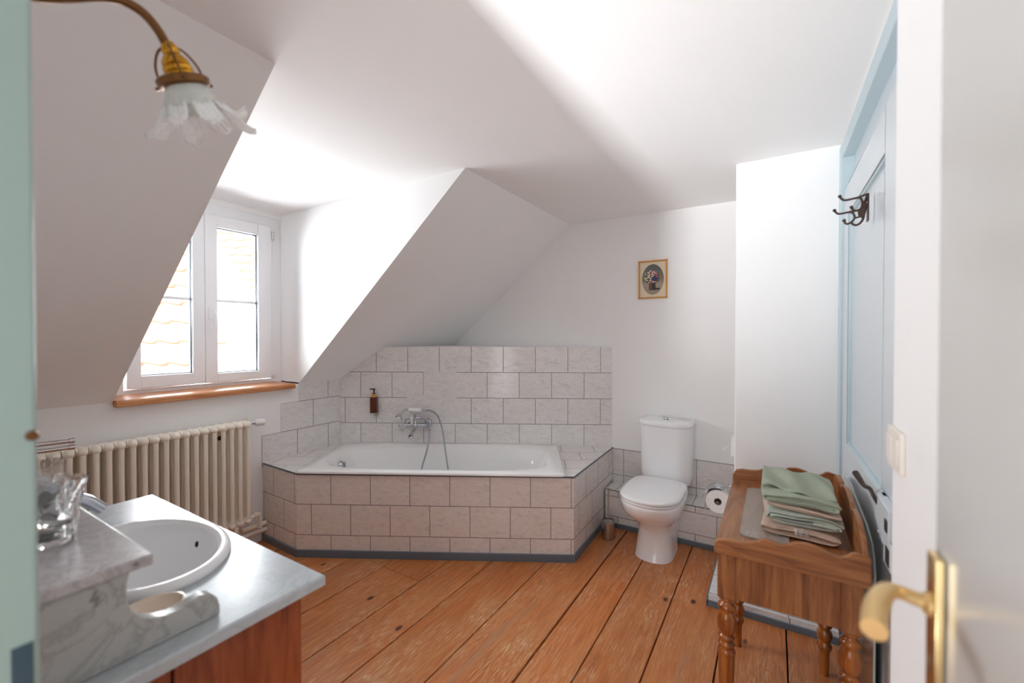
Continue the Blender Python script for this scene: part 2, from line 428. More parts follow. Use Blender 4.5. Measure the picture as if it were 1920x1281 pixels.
# ---- open entry door on the right with brass lever
DX = .155
mb = MB(); mb.box((DX, -.06, .01), (DX + .04, .647, 2.03)); ed = struct(mb.build('door_2', M['entry_door'], smooth=False, bevel=.002))
pl = MB().box((DX - .009, .612, .90), (DX, .641, 1.165)).build('handle_plate', M['brass'], ed, bevel=.002)
lv = MB(); cz = 1.110
path = spline([(DX - .006, .627, cz), (DX - .022, .627, cz + .003), (DX - .036, .624, cz + .007), (DX - .047, .612, cz + .010), (DX - .057, .588, cz + .011), (DX - .065, .560, cz + .009), (DX - .070, .534, cz + .005)], 7)
rs = []
for i in range(len(path)):
    t = i / (len(path) - 1); rs.append(.0075 + .0035 * min(1, max(0, (t - .30) * 2.2)))
lv.tube(path, rs, 20); lv.lathe([(.0125, 0), (.0125, .003), (.009, .006)], (DX - .009, .627, cz), (-1, 0, 0), 24)
lv.build('lever_handle', M['satin_brass'], ed)
kb = MB(); kb.lathe([(.004, 0), (.004, .006)], (DX - .009, .627, .985), (-1, 0, 0), 12); kb.box((DX - .021, .624, .979), (DX - .013, .630, .992)); kb.build('key_knob', M['steel'], ed, bevel=.001)

# ---- inner pale-blue panelled door in the right wall
mb = MB(); mb.box((.265, 2.50, 0), (.40, 2.58, 2.30)); mb.box((.268, 1.1, 2.23), (.40, 2.52, 2.30)); mb.box((.27, 1.10, 0), (.40, 1.22, 2.30))
struct(mb.build('trim_2', M['bluetrim'], smooth=False, bevel=.003))
mb = MB(); mb.box((.312, 1.22, 2.05), (.37, 2.5, 2.24)); struct(mb.build('trim_3', M['blue'], smooth=False))
d1 = MB()
x0, x1 = .275, .32
ys = (1.22, 2.498); Z = (.01, 2.07)
d1.box((x0, ys[0], Z[0]), (x1, 1.64, Z[1])); d1.box((x0, 2.36, Z[0]), (x1, ys[1], Z[1]))
for z0, z1 in ((.01, .16), (.80, .93), (1.94, 2.07)): d1.box((x0, 1.64, z0), (x1, 2.36, z1))
d1 = struct(d1.build('door_1', M['blue'], smooth=False, bevel=.002))
mb = MB()
for z0, z1 in ((.16, .80), (.93, 1.94)): mb.box((x0 + .016, 1.64, z0), (x1 - .01, 2.36, z1))
mb.build('panel', M['blue'], d1, smooth=False)
mb = MB()
for z0, z1 in ((.16, .80), (.93, 1.94)):
    for (a, b, c, d) in ((1.64, 1.649, z0, z1), (2.351, 2.36, z0, z1), (1.64, 2.36, z0, z0 + .009), (1.64, 2.36, z1 - .009, z1)):
        mb.box((x0 + .004, a, c), (x0 + .02, b, d))
mb.build('moulding', M['bluetrim'], d1, bevel=.003)
lk = MB().box((.252, 1.42, .875), (.275, 1.59, .955)).box((.262, 1.55, .82), (.275, 1.625, .955)).build('rim_lock', M['blue'], d1, bevel=.003)
for yy, zz in ((1.600, .835), (1.600, .90), (1.612, .94)):
    mb = MB(); mb.lathe([(.006, 0), (.005, .003), (.001, .004)], (.262, yy, zz), (-1, 0, 0), 12); mb.build('screw', M['steel'], lk)
MB().box((.2495, 1.43, .895), (.252, 1.455, .925)).build('latch', M['dark'], lk)
mb = MB(); mb.box((.256, 1.42, .795), (.275, 1.50, .868)); kp = mb.build('lock_keeper', M['blue'], d1, bevel=.003)
MB().box((.2545, 1.43, .805), (.2560, 1.47, .85)).build('slot', M['dark'], kp)
mb = MB(); mb.tube(spline([(.256, 1.565, .925), (.246, 1.566, .945), (.240, 1.585, .960), (.232, 1.62, .958), (.226, 1.655, .966), (.221, 1.69, .974)], 6), [.005] * 10 + [.0052 + .0002 * k for k in range(21)], 12)
mb.build('lever_handle', M['iron'], d1)['label'] = 'dark curved iron lever'

# ---- light switch on near right wall
sw = thing('light_switch', 'ivory double light switch plate on the white wall beside the open door', 'light switch', (.20, 1.05, 1.19))
MB().box((-.008, -.05, -.038), (0, .05, .038)).build('switch_plate', M['switch'], sw, bevel=.002)
for yy in (-.022, .022): MB().box((-.011, yy - .019, -.024), (-.008, yy + .019, .024)).build('rocker', M['switch'], sw, bevel=.001)

# ---------------------------------------------------------------- dormer window
WX = -3.20
win = struct(MB().box((WX - .07, .82, 1.045), (WX - .01, 1.86, 1.085)).box((WX - .07, .82, 2.215), (WX - .01, 1.86, 2.30)).box((WX - .07, .82, 1.08), (WX - .01, .93, 2.22)).box((WX - .07, 1.785, 1.08), (WX - .01, 1.86, 2.22)).build('window_1', M['frame_white'], smooth=False, bevel=.004))
def sash(y0, y1, z0, z1, g):
    gy0, gy1, gz0, gz1 = g
    mb = MB(); mb.box((WX - .055, y0, z0), (WX + .012, gy0, z1)); mb.box((WX - .055, gy1, z0), (WX + .012, y1, z1)); mb.box((WX - .055, gy0, z0), (WX + .012, gy1, gz0)); mb.box((WX - .055, gy0, gz1), (WX + .012, gy1, z1))
    s = mb.build('sash', M['frame_white'], win, smooth=False, bevel=.005, seg=3)
    MB().box((WX - .032, gy0, gz0), (WX - .026, gy1, gz1)).build('pane', M['pane'], s, smooth=False)
    mb = MB(); e = .006
    for a, b in (((gy0, gz0), (gy0 + e, gz1)), ((gy1 - e, gz0), (gy1, gz1)), ((gy0, gz0), (gy1, gz0 + e)), ((gy0, gz1 - e), (gy1, gz1))): mb.box((WX - .026, a[0], a[1]), (WX - .018, b[0], b[1]))
    mb.build('gasket', M['skirt'], s, smooth=False)
    MB().box((WX - .038, gy0, 1.633), (WX - .02, gy1, 1.652)).build('glazing_bar', M['frame_white'], s, smooth=False, bevel=.002)
    return s
sash(.94, 1.340, 1.092, 2.215, (1.005, 1.272, 1.165, 2.135))
s2 = sash(1.342, 1.778, 1.092, 2.215, (1.414, 1.683, 1.152, 2.135))
mb = MB(); mb.box((WX + .012, 1.359, 1.51), (WX + .022, 1.393, 1.59)); mb.tube([(WX + .018, 1.377, 1.563), (WX + .05, 1.377, 1.563)], .008, 14)
mb.tube(spline([(WX + .046, 1.377, 1.570), (WX + .055, 1.379, 1.545), (WX + .052, 1.383, 1.50), (WX + .05, 1.385, 1.445)], 5), .012, 14)
mb.build('window_handle', M['frame_white'], s2, bevel=.001)
for zz, ss in ((2.15, .028), (1.125, .014)):
    mb = MB(); mb.tube([(WX + .012, 1.789, zz - ss), (WX + .012, 1.789, zz + ss)], .009, 14); mb.lathe([(.0095, 0), (.0095, .007)], (WX + .012, 1.789, zz + ss * .8), n=12); mb.build('hinge', M['steel'] if zz > 2 else M['frame_white'], win)
sl = MB(); sl.prism([(-2.945, .822, 1.024), (-2.945, .822, 1.052), (-2.955, .822, 1.060), (WX - .01, .822, 1.063), (WX - .01, .822, 1.024)], (0, .99, 0))
sl.build('window_sill', M['sill'], win, bevel=.004)

# exterior ------------------------------------------------------
fw = Vector((-.5225, .8526, 0)); rt = Vector((.8526, .5225, 0)); up = Vector((0, 0, 1))
def ext(px, d, z): return fw * d + rt * ((px - 960) / 800 * d) + up * z
def roof(name, label, d0, z0, phi, rows, px0, px1, e, cut, tw):
    """tiled slope climbing away from the house, clipped along the line cut[0]-cut[1] (px at row 0 / last row)"""
    mb = MB(); c, s_ = cos(phi), sin(phi); nrm = -fw * s_ + up * c
    per = 6
    for r in range(rows):
        rings = []
        for (k, lift) in ((0, .034), (1.06, .004)):
            row = []
            q = (r + k) / rows
            a = px0; b = cut[0] + (cut[1] - cut[0]) * q if cut else px1
            d = d0 + (r + k) * e * c
            xa, xb = (a - 960) / 800 * d, (b - 960) / 800 * d
            xa = math.floor(xa / tw) * tw
            n = max(2, int(round((xb - xa) / tw * per)))
            for i in range(n + 1):
                x = xa + (xb - xa) * i / n; ph = (x / tw) % 1
                wv = .022 * sin(2 * pi * ph) + (.016 if ph < .2 else 0)
                row.append(fw * d + up * (z0 + (r + k) * e * s_) + rt * x + nrm * (lift + wv))
            rings.append(row)
        n = min(len(rings[0]), len(rings[1]))
        lo = [p - nrm * .03 for p in rings[0][:n]]
        mb.grid([lo, rings[0][:n], rings[1][:n]])
    return mb
nb = thing('neighbouring_house', 'neighbouring house with sunlit orange pantile roof seen through the window', 'house', tuple(ext(330, 6, -2)))
def world_child(mb, name, mat, root, **kw):
    bmesh.ops.translate(mb.bm, verts=mb.bm.verts, vec=-Vector(root.location)); return mb.build(name, mat, root, **kw)
r1 = roof('r', '', 3.95, -.2, R(50), 18, 120, 0, .33, (478, 320), .29)
world_child(r1, 'tiled_roof', M['rooftile'], nb, smooth=False)
mb = MB(); A = [ext(120, 4.2, -.4), ext(474, 4.2, -.4), ext(330, 8.0, 4.1), ext(120, 8.0, 4.1)]
mb.prism([tuple(p) for p in A], tuple(fw * 1.2 - up * .6)); world_child(mb, 'house_wall', M['plaster_out'], nb, smooth=False)
fh = thing('distant_house', 'pale distant house with a second pantile roof and grey verge board beyond the near roof', 'house', tuple(ext(500, 13, -2)))
r2 = MB(); mbx = r2; c, s_ = cos(R(50)), sin(R(50)); nrm = -fw * s_ + up * c
for r in range(11):
    rings = []
    for k, lift in ((0, .045), (1.05, .005)):
        d = 11 + (r + k) * .34 * c; z = 1.4 + (631 - 575) / 800 * 11 + (r + k) * .34 * s_
        row = []; xb = (660 - 960) / 800 * d
        xl = (486 - 9.5 * (r + k) - 960) / 800 * d
        n = 40
        for i in range(n + 1):
            x = xl + (xb - xl) * i / n; ph = (x / .5) % 1
            row.append(fw * d + rt * x + up * z + nrm * (lift + .035 * sin(2 * pi * ph)))
        rings.append(row)
    mbx.grid([[p - nrm * .04 for p in rings[0]], rings[0], rings[1]])
world_child(mbx, 'tiled_roof', M['rooftile'], fh, smooth=False)
mb = MB(); q = [ext(386, 13.5, 1.4 + 13.5 * .225), ext(488, 11, 1.4 + 11 * .072), ext(488, 11, 1.4 + 11 * .03), ext(386, 13.5, 1.4 + 13.5 * .17)]
mb.prism([tuple(p) for p in q], tuple(fw * .1)); world_child(mb, 'verge_board', plain('pale_grey_board', (.42, .46, .5), .6), fh, smooth=False)
mb = MB(); q = [ext(386, 13.7, 1.4 + 13.7 * .19), ext(490, 11.2, 1.4 + 11.2 * .04), ext(490, 11.2, -2), ext(386, 13.7, -2)]
mb.prism([tuple(p) for p in q], tuple(fw * .4)); world_child(mb, 'house_wall', M['plaster_out'], fh, smooth=False)

# ---------------------------------------------------------------- diagonal tub corner
TH = R(29.14367); DLp = Vector((XL, 2.205, 0))
EX = Vector((cos(TH), sin(TH), 0)); EY = Vector((-sin(TH), cos(TH), 0))
def D(s, t, z): return DLp + EX * s + EY * t + Vector((0, 0, z))
L = 2.187; DKZ = .533; TW, THt = .2557, .205
def quad(mb, p0, p1, z0, z1, u0=0, thick=None):
    p0, p1 = Vector(p0), Vector(p1); ln = (p1 - p0).length
    a = [Vector((p0.x, p0.y, z0)), Vector((p1.x, p1.y, z0)), Vector((p1.x, p1.y, z1)), Vector((p0.x, p0.y, z1))]
    mb.face(a, [(u0, z0), (u0 + ln, z0), (u0 + ln, z1), (u0, z1)])
tm_wall = tile_mat('wall_tile_marbled', TW, THt, TB, 0.050, 1.3175 - THt * 8 + .001, .5, patch=[(.69, .953, .905, 1.30 - .18), (.555, .955, .72, .93)])
# tiled half-height partition behind the tub
mb = MB(); top = 1.316; sc = (top - 1.05) / .8194 / cos(TH)
pts = [(0, DKZ - .03), (L, DKZ - .03), (L, top), (sc, top), (0, 1.05)]
mb.face([D(s, 0, z) for s, z in pts], pts)
f = struct(mb.build('wall_tiled', tm_wall, smooth=False))
mb = MB(); mb.prism([D(0, .004, top - .002), D(L - .02, .004, top - .002), (XL, YT, top - .002)], (0, 0, -.35)); struct(mb.build('trim_4', M['plaster'], smooth=False))
# left wall stepped tiles
mb = MB(); X1 = XL + .006
def lq(y0, y1, z0, z1): mb.face([(X1, y0, z0), (X1, y1, z0), (X1, y1, z1), (X1, y0, z1)], [(y0 - .46, z0), (y1 - .46, z0), (y1 - .46, z1), (y0 - .46, z1)])
yl = 2.205
mb.box((XL, 1.59, DKZ - .03), (X1 - .0002, yl, .718)); mb.box((XL, 1.725, .718), (X1 - .0002, yl, .921)); mb.box((XL, 1.861, .921), (X1 - .0002, yl, 1.05))
lq(1.59, yl, DKZ - .03, .718); lq(1.725, yl, .718, .921); lq(1.861, yl, .921, 1.055)
struct(mb.build('trim_5', tile_mat('left_wall_tile2', TW, .2035, TB, .107, .718 - .2035 * 4, .5), smooth=False))

# tub surround : tiled plinth
sur = thing('tub_surround', 'tiled corner plinth boxing in the bathtub, grey skirting along the floor', 'tub surround', (-1.8, 2.3, 0))
def loc(mb, root): bmesh.ops.translate(mb.bm, verts=mb.bm.verts, vec=-Vector(root.location)); return mb
LE = Vector((XL + .002, 1.598, 0)); A_ = D(.06, -.742, 0); B_ = D(1.812, -.736, 0); C_ = Vector((-1.072, YT - .002, 0))
tf = tile_mat('plinth_tile', .2525, .195, (.82, .765, .735), .155, -.055 + 0, .5)
mb = MB(); ztop = .523
quad(mb, A_, B_, 0, ztop, 0.0 + .06)
loc(mb, sur).build('front_tiles', tf, sur, smooth=False)
mb = MB(); quad(mb, B_, C_, 0, ztop, 0.055 + .2525 * 7); loc(mb, sur).build('side_tiles', tile_mat('plinth_tile_b', .2525, .195, (.82, .785, .765), .055 + .09, -.055, .5), sur, smooth=False)
mb = MB(); quad(mb, LE, A_, 0, ztop, 0.06 + .2525 * 7 - .42); loc(mb, sur).build('side_tiles', tf, sur, smooth=False)
# deck
dk = tile_mat('deck_tile', .25, .2, (.80, .77, .76), .03, .02, .5)
def deck(pts):
    mb = MB(); P = [Vector(p) for p in pts]; mb.face([Vector((p.x, p.y, DKZ)) for p in P], [((p - DLp).dot(EX), (p - DLp).dot(EY)) for p in P])
    mb.face([Vector((p.x, p.y, DKZ - .012)) for p in P][::-1])
    n = len(P)
    for i in range(n): mb.face([Vector((P[i].x, P[i].y, DKZ)), Vector((P[i].x, P[i].y, DKZ - .012)), Vector((P[(i + 1) % n].x, P[(i + 1) % n].y, DKZ - .012)), Vector((P[(i + 1) % n].x, P[(i + 1) % n].y, DKZ))])
    loc(mb, sur).build('deck_tiles', dk, sur, smooth=False)
deck([LE, A_, D(.06, -.742, 0), D(.06, -.002, 0), D(0, -.002, 0)][0:2] + [D(.061, -.002, 0), D(0, -.002, 0)]); deck([D(1.754, -.739, 0), B_, C_, D(L - .02, -.002, 0), D(1.754, -.002, 0)])
# dark edge strip under the deck
def strip(path, off, z0, z1, th):
    mb = MB(); P = [Vector(p) for p in path]; nrm = []
    for i in range(len(P) - 1): d = (P[i + 1] - P[i]).normalized(); nrm.append(Vector((d.y, -d.x, 0)))
    out = []
    for i in range(len(P)):
        if i == 0: v = nrm[0]
        elif i == len(P) - 1: v = nrm[-1]
        else: v = (nrm[i - 1] + nrm[i]); v = v / v.dot(nrm[i])
        out.append((P[i] + v * off, P[i] + v * (off + th)))
    for i in range(len(P) - 1):
        a, b = out[i]; c, d = out[i + 1]
        mb.prism([(a.x, a.y, z0), (b.x, b.y, z0), (d.x, d.y, z0), (c.x, c.y, z0)], (0, 0, z1 - z0))
    return mb
loc(strip([LE, A_, B_, C_], -.004, ztop - .001, DKZ - .0003, .008), sur).build('edge_strip', M['skirt'], sur, smooth=False)
loc(strip([LE, A_, B_, Vector((B_.x * .3 + C_.x * .7 + 0, 3.04, 0)) if False else B_.lerp(C_, .73)], 0.0005, 0, .047, .012), sur).build('skirting', M['skirt'], sur, smooth=False, bevel=.002)

# bathtub
tub = thing('bathtub', 'white enamel bathtub set into the tiled corner plinth', 'bathtub', tuple(D(.9075, -.371, 0)), TH)
def ring(cx, cy, a, b, z, n=4, N_=96, tx=0):
    out = []
    for i in range(N_):
        t = 2 * pi * i / N_; c, s_ = cos(t), sin(t)
        out.append(Vector((cx + a * math.copysign(abs(c) ** (2 / n), c), cy + b * math.copysign(abs(s_) ** (2 / n), s_), z)))
    return out
mb = MB()
a0, b0 = .8475, .371
b0 = .378
rings = [ring(0, -.008, a0 - .004, b0 - .003, .5335, 60), ring(0, -.008, a0, b0, .535, 60), ring(0, -.008, a0, b0, .545, 60), ring(0, -.008, a0 - .005, b0 - .005, .5505, 50),
         ring(0, 0, .775, .322, .549, 5), ring(0, 0, .757, .306, .545, 4), ring(0, 0, .735, .283, .520, 3.6), ring(.0, 0, .70, .268, .44, 3.4), ring(-.01, 0, .65, .25, .30, 3.2), ring(-.02, 0, .57, .22, .17, 3), ring(-.02, 0, .48, .17, .115, 2.8), ring(-.02, 0, .2, .06, .105, 2.2), ring(-.02, 0, .01, .01, .104, 2)]
mb.grid(rings, True); mb.build('basin', M['enamel'], tub, angle=60)
mb = MB(); mb.lathe([(.001, .024), (.022, .024), (.034, .018), (.038, .006), (.038, 0)], (-.718, -.02, .470), (1, 0, .05), 28); mb.box((-.714, -.026, .42), (-.684, -.014, .505)); mb.build('overflow_knob', M['chrome'], tub, bevel=.002)

# tub filler with hand shower
tp = thing('bath_mixer', 'chrome bath mixer with cross handles and white-gripped hand shower on the tiled wall', 'bath mixer', tuple(D(.64, 0, .70)), TH)
mb = MB(); mb.tube([(-.085, -.065, 0), (.09, -.065, 0)], .013, 16)
for xx in (-.075, .075): mb.tube(spline([(xx, 0, .0), (xx, -.03, .0), (xx, -.065, 0)], 4), .011, 14)
mb.ball((0, -.068, 0), .021, (1, 1, 1.1)); mb.tube([(0, -.068, .0), (0, -.068, .085)], .0085, 14); mb.lathe([(.014, 0), (.012, .01), (.009, .02)], (0, -.068, .02), n=18)
body = mb.build('body', M['chrome'], tp)
for xx in (-.075, .088):
    mb = MB(); mb.lathe([(.030, 0), (.030, .006), (.022, .016), (.012, .02)], (xx, 0, .012), (0, -1, 0), 28); mb.build('wall_rose', M['chrome'], tp)
for xx, sgn in ((-.098, -1), (.098, 1)):
    mb = MB(); c = Vector((xx, -.085, -.012)); dirn = Vector((sgn * .6, -.75, -.25)).normalized(); u, v, d = frame3(dirn)
    mb.tube([(xx - sgn * .02, -.065, 0), tuple(c), tuple(c + dirn * .014)], [.010, .010, .007], 12); cc = c + dirn * .018; mb.ball(cc, .009)
    for k in range(4):
        a = pi / 4 + k * pi / 2; e = cc + (u * cos(a) + v * sin(a)) * .027; mb.tube([cc, e], .0035, 8); mb.ball(e, .0058, n=8)
    mb.build('cross_handle', M['chrome'], tp)
mb = MB(); mb.tube(spline([(0, -.07, -.01), (-.004, -.09, -.03), (-.010, -.12, -.045), (-.016, -.145, -.068)], 6), [.013 - .003 * sin(k / 18 * pi) + .004 * (k / 18) for k in range(19)], 18); mb.lathe([(.018, 0), (.021, -.010), (.019, -.012), (.001, -.010)], (-.016, -.147, -.066), (0, 0, 1), 20); mb.build('spout', M['chrome'], tp)
mb = MB(); mb.tube([(-.024, -.075, .01), (-.024, -.085, .07)], [.009, .0125], 16); mb.build('diverter_lever', M['ceramic'], tp)
# cradle
mb = MB(); mb.tube(spline([(-.05, -.068, .128), (-.045, -.068, .112), (-.02, -.068, .095), (0, -.068, .09), (.025, -.068, .095), (.048, -.068, .112), (.052, -.068, .13)], 5), .004, 10)
for xx in (-.05, .052): mb.tube([(xx, -.078, .118), (xx, -.07, .140)], .0035, 8)
mb.build('cradle', M['chrome'], tp)
sh = MB(); sh.tube([(-.05, -.07, .125), (.05, -.07, .121)], [.015, .0165], 20); hs = sh.build('shower_grip', M['ceramic'], tp)
mb = MB(); mb.tube(spline([(-.05, -.07, .125), (-.075, -.072, .126), (-.10, -.076, .112), (-.112, -.08, .092)], 6), .0065, 12)
mb.lathe([(.008, 0), (.013, .010), (.018, .018), (.028, .030), (.030, .040), (.024, .043), (.001, .041)], (-.112, -.08, .095), (-.35, -.2, -.9), 26); mb.build('shower_head', M['chrome'], hs)
mb = MB(); mb.tube([(.05, -.07, .121), (.085, -.072, .118)], [.010, .0085], 14); mb.build('hose_connector', M['chrome'], hs)
mb = MB(); mb.tube([(0, -.068, .058), (.045, -.072, .058)], [.008, .010], 14); mb.build('hose_outlet', M['chrome'], tp)
mb = MB(); pts = spline([(.045, -.072, .058), (.08, -.075, .052), (.108, -.085, .01), (.118, -.11, -.07), (.116, -.17, -.17), (.105, -.28, -.27), (.10, -.36, -.40), (.14, -.38, -.52), (.25, -.40, -.545), (.33, -.38, -.47), (.31, -.30, -.33), (.265, -.20, -.17), (.225, -.12, -.02), (.18, -.085, .08), (.12, -.073, .118), (.08, -.072, .119)], 10)
mb.tube(pts, .0062, 10); mb.build('shower_hose', M['hose'], tp)

# soap dispenser on the wall
sd = thing('soap_dispenser', 'amber pump soap bottle in a wall holder above the bathtub', 'soap dispenser', tuple(D(.297, -.001, .762)), TH)
mb = MB(); mb.box((-.026, -.052, .030), (.026, -.006, .155)); mb.build('bottle', M['amber'], sd, bevel=.006, seg=3)
mb = MB(); mb.lathe([(.016, 0), (.016, .012), (.012, .022), (.012, .028)], (0, -.03, .155), n=20); mb.build('neck', M['ambercap'], sd)
mb = MB(); mb.lathe([(.014, 0), (.014, .006), (.005, .008), (.005, .030), (.009, .031), (.009, .040)], (0, -.03, .180), n=16); mb.box((-.032, -.036, .213), (.010, -.024, .222)); mb.build('pump', M['black'], sd, bevel=.002)
mb = MB(); mb.box((.010, -.024, .004), (.020, 0, .15)); mb.box((-.029, -.056, .026), (.029, -.0, .031)); mb.lathe([(.014, 0), (.014, .014), (.010, .018)], (.010, 0, .012), (0, -1, 0), 20); mb.build('holder', M['steel'], sd, bevel=.001)

# ---------------------------------------------------------------- toilet wall tiles, ledge, platform
tw2 = tile_mat('toilet_wall_tile', .262, .2, (.78, .755, .74), .085, .322, 0.0)
mb = MB(); mb.box((-1.07, YT - .008, .2), (-.18, YT + .002, .526)); mb.face([(-1.07, YT - .0082, .2), (-.178, YT - .0082, .2), (-.178, YT - .0082, .527), (-1.07, YT - .0082, .527)], [(0, .2), (.892, .2), (.892, .527), (0, .527)])
struct(mb.build('trim_6', tw2, smooth=False))
lt = tile_mat('ledge_tile', .262, .145, (.82, .80, .79), .225, -.0655 + .0, .5)
mb = MB(); LX0, LX1 = -1.056, -.18; LY = 3.05; LZ = .270
mb.box((LX0, LY + .0003, 0), (LX1, YT - .01, LZ - .0003))
mb.face([(LX0, LY, 0), (LX1, LY, 0), (LX1, LY, LZ), (LX0, LY, LZ)], [(0, 0), (LX1 - LX0, 0), (LX1 - LX0, LZ), (0, LZ)])
mb.face([(LX0, LY, LZ), (LX1, LY, LZ), (LX1, YT - .01, LZ), (LX0, YT - .01, LZ)], [(.02, -.06), (.02 + LX1 - LX0, -.06), (.02 + LX1 - LX0, .078), (.02, .078)])
struct(mb.build('trim_7', lt, smooth=False))
struct(MB().box((LX0 + .03, LY - .012, 0), (-.29, LY, .034)).build('baseboard_back', M['skirt'], smooth=False, bevel=.002))
struct(MB().box((LX0, LY - .003, LZ - .004), (LX1, LY + .001, LZ + .001)).build('trim_8', M['skirt'], smooth=False))
pt = tile_mat('platform_tile', .25, .2, (.80, .79, .79), .1, .03, .5)
mb = MB(); mb.box((-.280, 2.4163, .0), (.262, LY - .001, .055))
mb.face([(-.28, 2.4163, .0555), (.262, 2.4163, .0555), (.262, LY - .001, .0555), (-.28, LY - .001, .0555)], [(0, .41), (.542, .41), (.542, 1.04), (0, 1.04)])
mb.face([(-.28, 2.416, .02), (.262, 2.416, .02), (.262, 2.416, .0555), (-.28, 2.416, .0555)], [(.12, .06), (.662, .06), (.662, .095), (.12, .095)])
struct(mb.build('trim_9', pt, smooth=False))
mb = MB(); mb.box((-.290, 2.405, 0), (.262, 2.4155, .030)); mb.box((-.290, 2.405, 0), (-.2805, LY - .012, .030)); struct(mb.build('baseboard_pillar', M['skirt'], smooth=False, bevel=.0015))

# ---------------------------------------------------------------- toilet
to = thing('toilet', 'white close-coupled toilet with closed lid beside the tiled ledge', 'toilet', (-.645, 2.85, 0))
def dring(hw, yf, yb, z, n=40, sq=2.3):
    """D-shaped ring: rounded front (towards -Y), squarer back"""
    out = []; L_ = yb - yf; ym = yf + min(L_ * .55, hw * 1.05)
    for i in range(n):
        t = 2 * pi * i / n; c, s_ = cos(t), sin(t)
        x = hw * math.copysign(abs(c) ** (2 / sq), c)
        if s_ < 0: y = ym + (ym - yf) * -abs(s_) ** (2 / sq)
        else: y = ym + (yb - ym) * abs(s_) ** (2 / 5.)
        if s_ > .0: x = hw * math.copysign(abs(c) ** (2 / 5.), c)
        out.append(Vector((x, y, z)))
    return out
mb = MB()
mb.grid([dring(.118, -.165, .20, 0), dring(.116, -.16, .20, .01), dring(.108, -.145, .20, .08), dring(.100, -.13, .20, .16), dring(.104, -.145, .20, .205), dring(.128, -.20, .20, .245), dring(.158, -.262, .20, .285), dring(.174, -.300, .21, .325), dring(.180, -.318, .22, .365), dring(.181, -.322, .23, .385), dring(.176, -.318, .23, .392)], True, True)
mb.build('bowl', M['ceramic'], to, angle=70)
mb = MB(); mb.grid([dring(.172, -.318, .17, .393), dring(.178, -.326, .17, .396), dring(.180, -.328, .17, .402), dring(.177, -.325, .17, .407)], True, True); mb.build('seat', M['ceramic'], to, angle=70)
mb = MB(); mb.grid([dring(.178, -.327, .17, .411), dring(.183, -.331, .17, .414), dring(.184, -.332, .17, .424), dring(.180, -.328, .168, .431), dring(.165, -.312, .16, .434)], True, True); mb.build('lid', M['ceramic'], to, angle=70)
mb = MB()
def cring(hw, yf, z, yb=.405, n=48):
    out = []; hb = .004
    for i in range(n):
        t = 2 * pi * i / n; c, s_ = cos(t), sin(t); cy = (yf + yb) / 2; b = (yb - yf) / 2; e = 2.6 if s_ < 0 else 14
        out.append(Vector((hw * math.copysign(abs(c) ** (2 / (3.2 if s_ < 0 else 14)), c), cy + b * math.copysign(abs(s_) ** (2 / e), s_), z)))
    return out
mb.grid([cring(.160, .21, .375), cring(.165, .20, .40), cring(.168, .19, .44), cring(.172, .185, .60), cring(.174, .183, .772)], True, True); mb.build('cistern', M['ceramic'], to, angle=60)
mb = MB(); mb.grid([cring(.174, .184, .772), cring(.180, .176, .777), cring(.182, .174, .79), cring(.180, .177, .805), cring(.168, .19, .812)], True, True); cl = mb.build('cistern_lid', M['ceramic'], to, angle=60)
mb = MB(); mb.lathe([(.024, 0), (.024, .004), (.014, .006), (.014, .014), (.012, .017), (.001, .018)], (0, .29, .811), n=24); mb.build('flush_button', M['chrome'], to)
mb = MB(); mb.box((-.10, .10, .0), (.10, .199, .36)); mb.prism([(-.10, .199, .28), (.10, .199, .28), (.12, .30, .378), (-.12, .30, .378)], (0, 0, .01)); mb.build('back_shroud', M['ceramic'], to, bevel=.01)
for sx in (-1,1):
    mb = MB(); mb.lathe([(.009, 0), (.008, .004), (.001, .006)], (sx*.100, .12, .035), (sx, 0, 0), 14); mb.build('fixing_cap', M['steel'], to)

# toilet brush
br = thing('toilet_brush', 'brushed steel toilet brush in a round holder beside the toilet', 'toilet brush', (-.972, 2.868, 0))
mb = MB(); mb.lathe([(.046, 0), (.047, .004), (.047, .118), (.044, .120), (.044, .110), (.001, .108)], n=36); mb.build('holder', M['steel'], br)
mb = MB(); mb.lathe([(.005, .05), (.005, .335), (.011, .340), (.011, .347), (.001, .349)], n=16); mb.lathe([(.030, .112), (.030, .118), (.006, .121)], n=24); mb.build('handle', M['steel'], br)

# paper roll + holder on the pillar's side
ph = thing('toilet_roll_holder', 'chrome toilet roll holder with curved cover fixed to the side of the wall pillar', 'toilet roll holder', (-.176, 2.72, .545))
mb = MB(); mb.lathe([(.024, 0), (.024, .005), (.010, .010)], (0, 0, 0), (-1, 0, 0), 20); mb.tube([(0, 0, 0), (-.035, 0, 0)], .006, 10); mb.tube([(-.035, -.062, -.002), (-.035, .06, -.002)], .005, 10); mb.tube(spline([(-.035, .058, -.002), (-.05, .060, -.04), (-.088, .060, -.085)], 5), .004, 10); mb.tube([(-.088, .062, -.085), (-.088, -.058, -.085)], .004, 10); mb.build('bracket', M['chrome'], ph)
mb = MB(); P = []
for i in range(11):
    a = R(72 + i * 10.5); P.append((-.088 + .076 * cos(a) * 1.06, -.085 + .080 * sin(a)))
mb.grid([[(x, -.058, z) for x, z in P], [(x, .058, z) for x, z in P]]); mb.build('cover', M['chrome'], ph, solid=.0016)
pr = thing('toilet_roll', 'white toilet paper roll hanging under the chrome cover', 'toilet roll', (-.264, 2.72, .46))
mb = MB(); n = 40; prof = [(.020, -.05), (.064, -.05), (.0655, -.048), (.0655, .048), (.064, .05), (.020, .05), (.020, -.05)]
mb.lathe(prof, (0, 0, 0), (0, 1, 0), n, cap=False); 
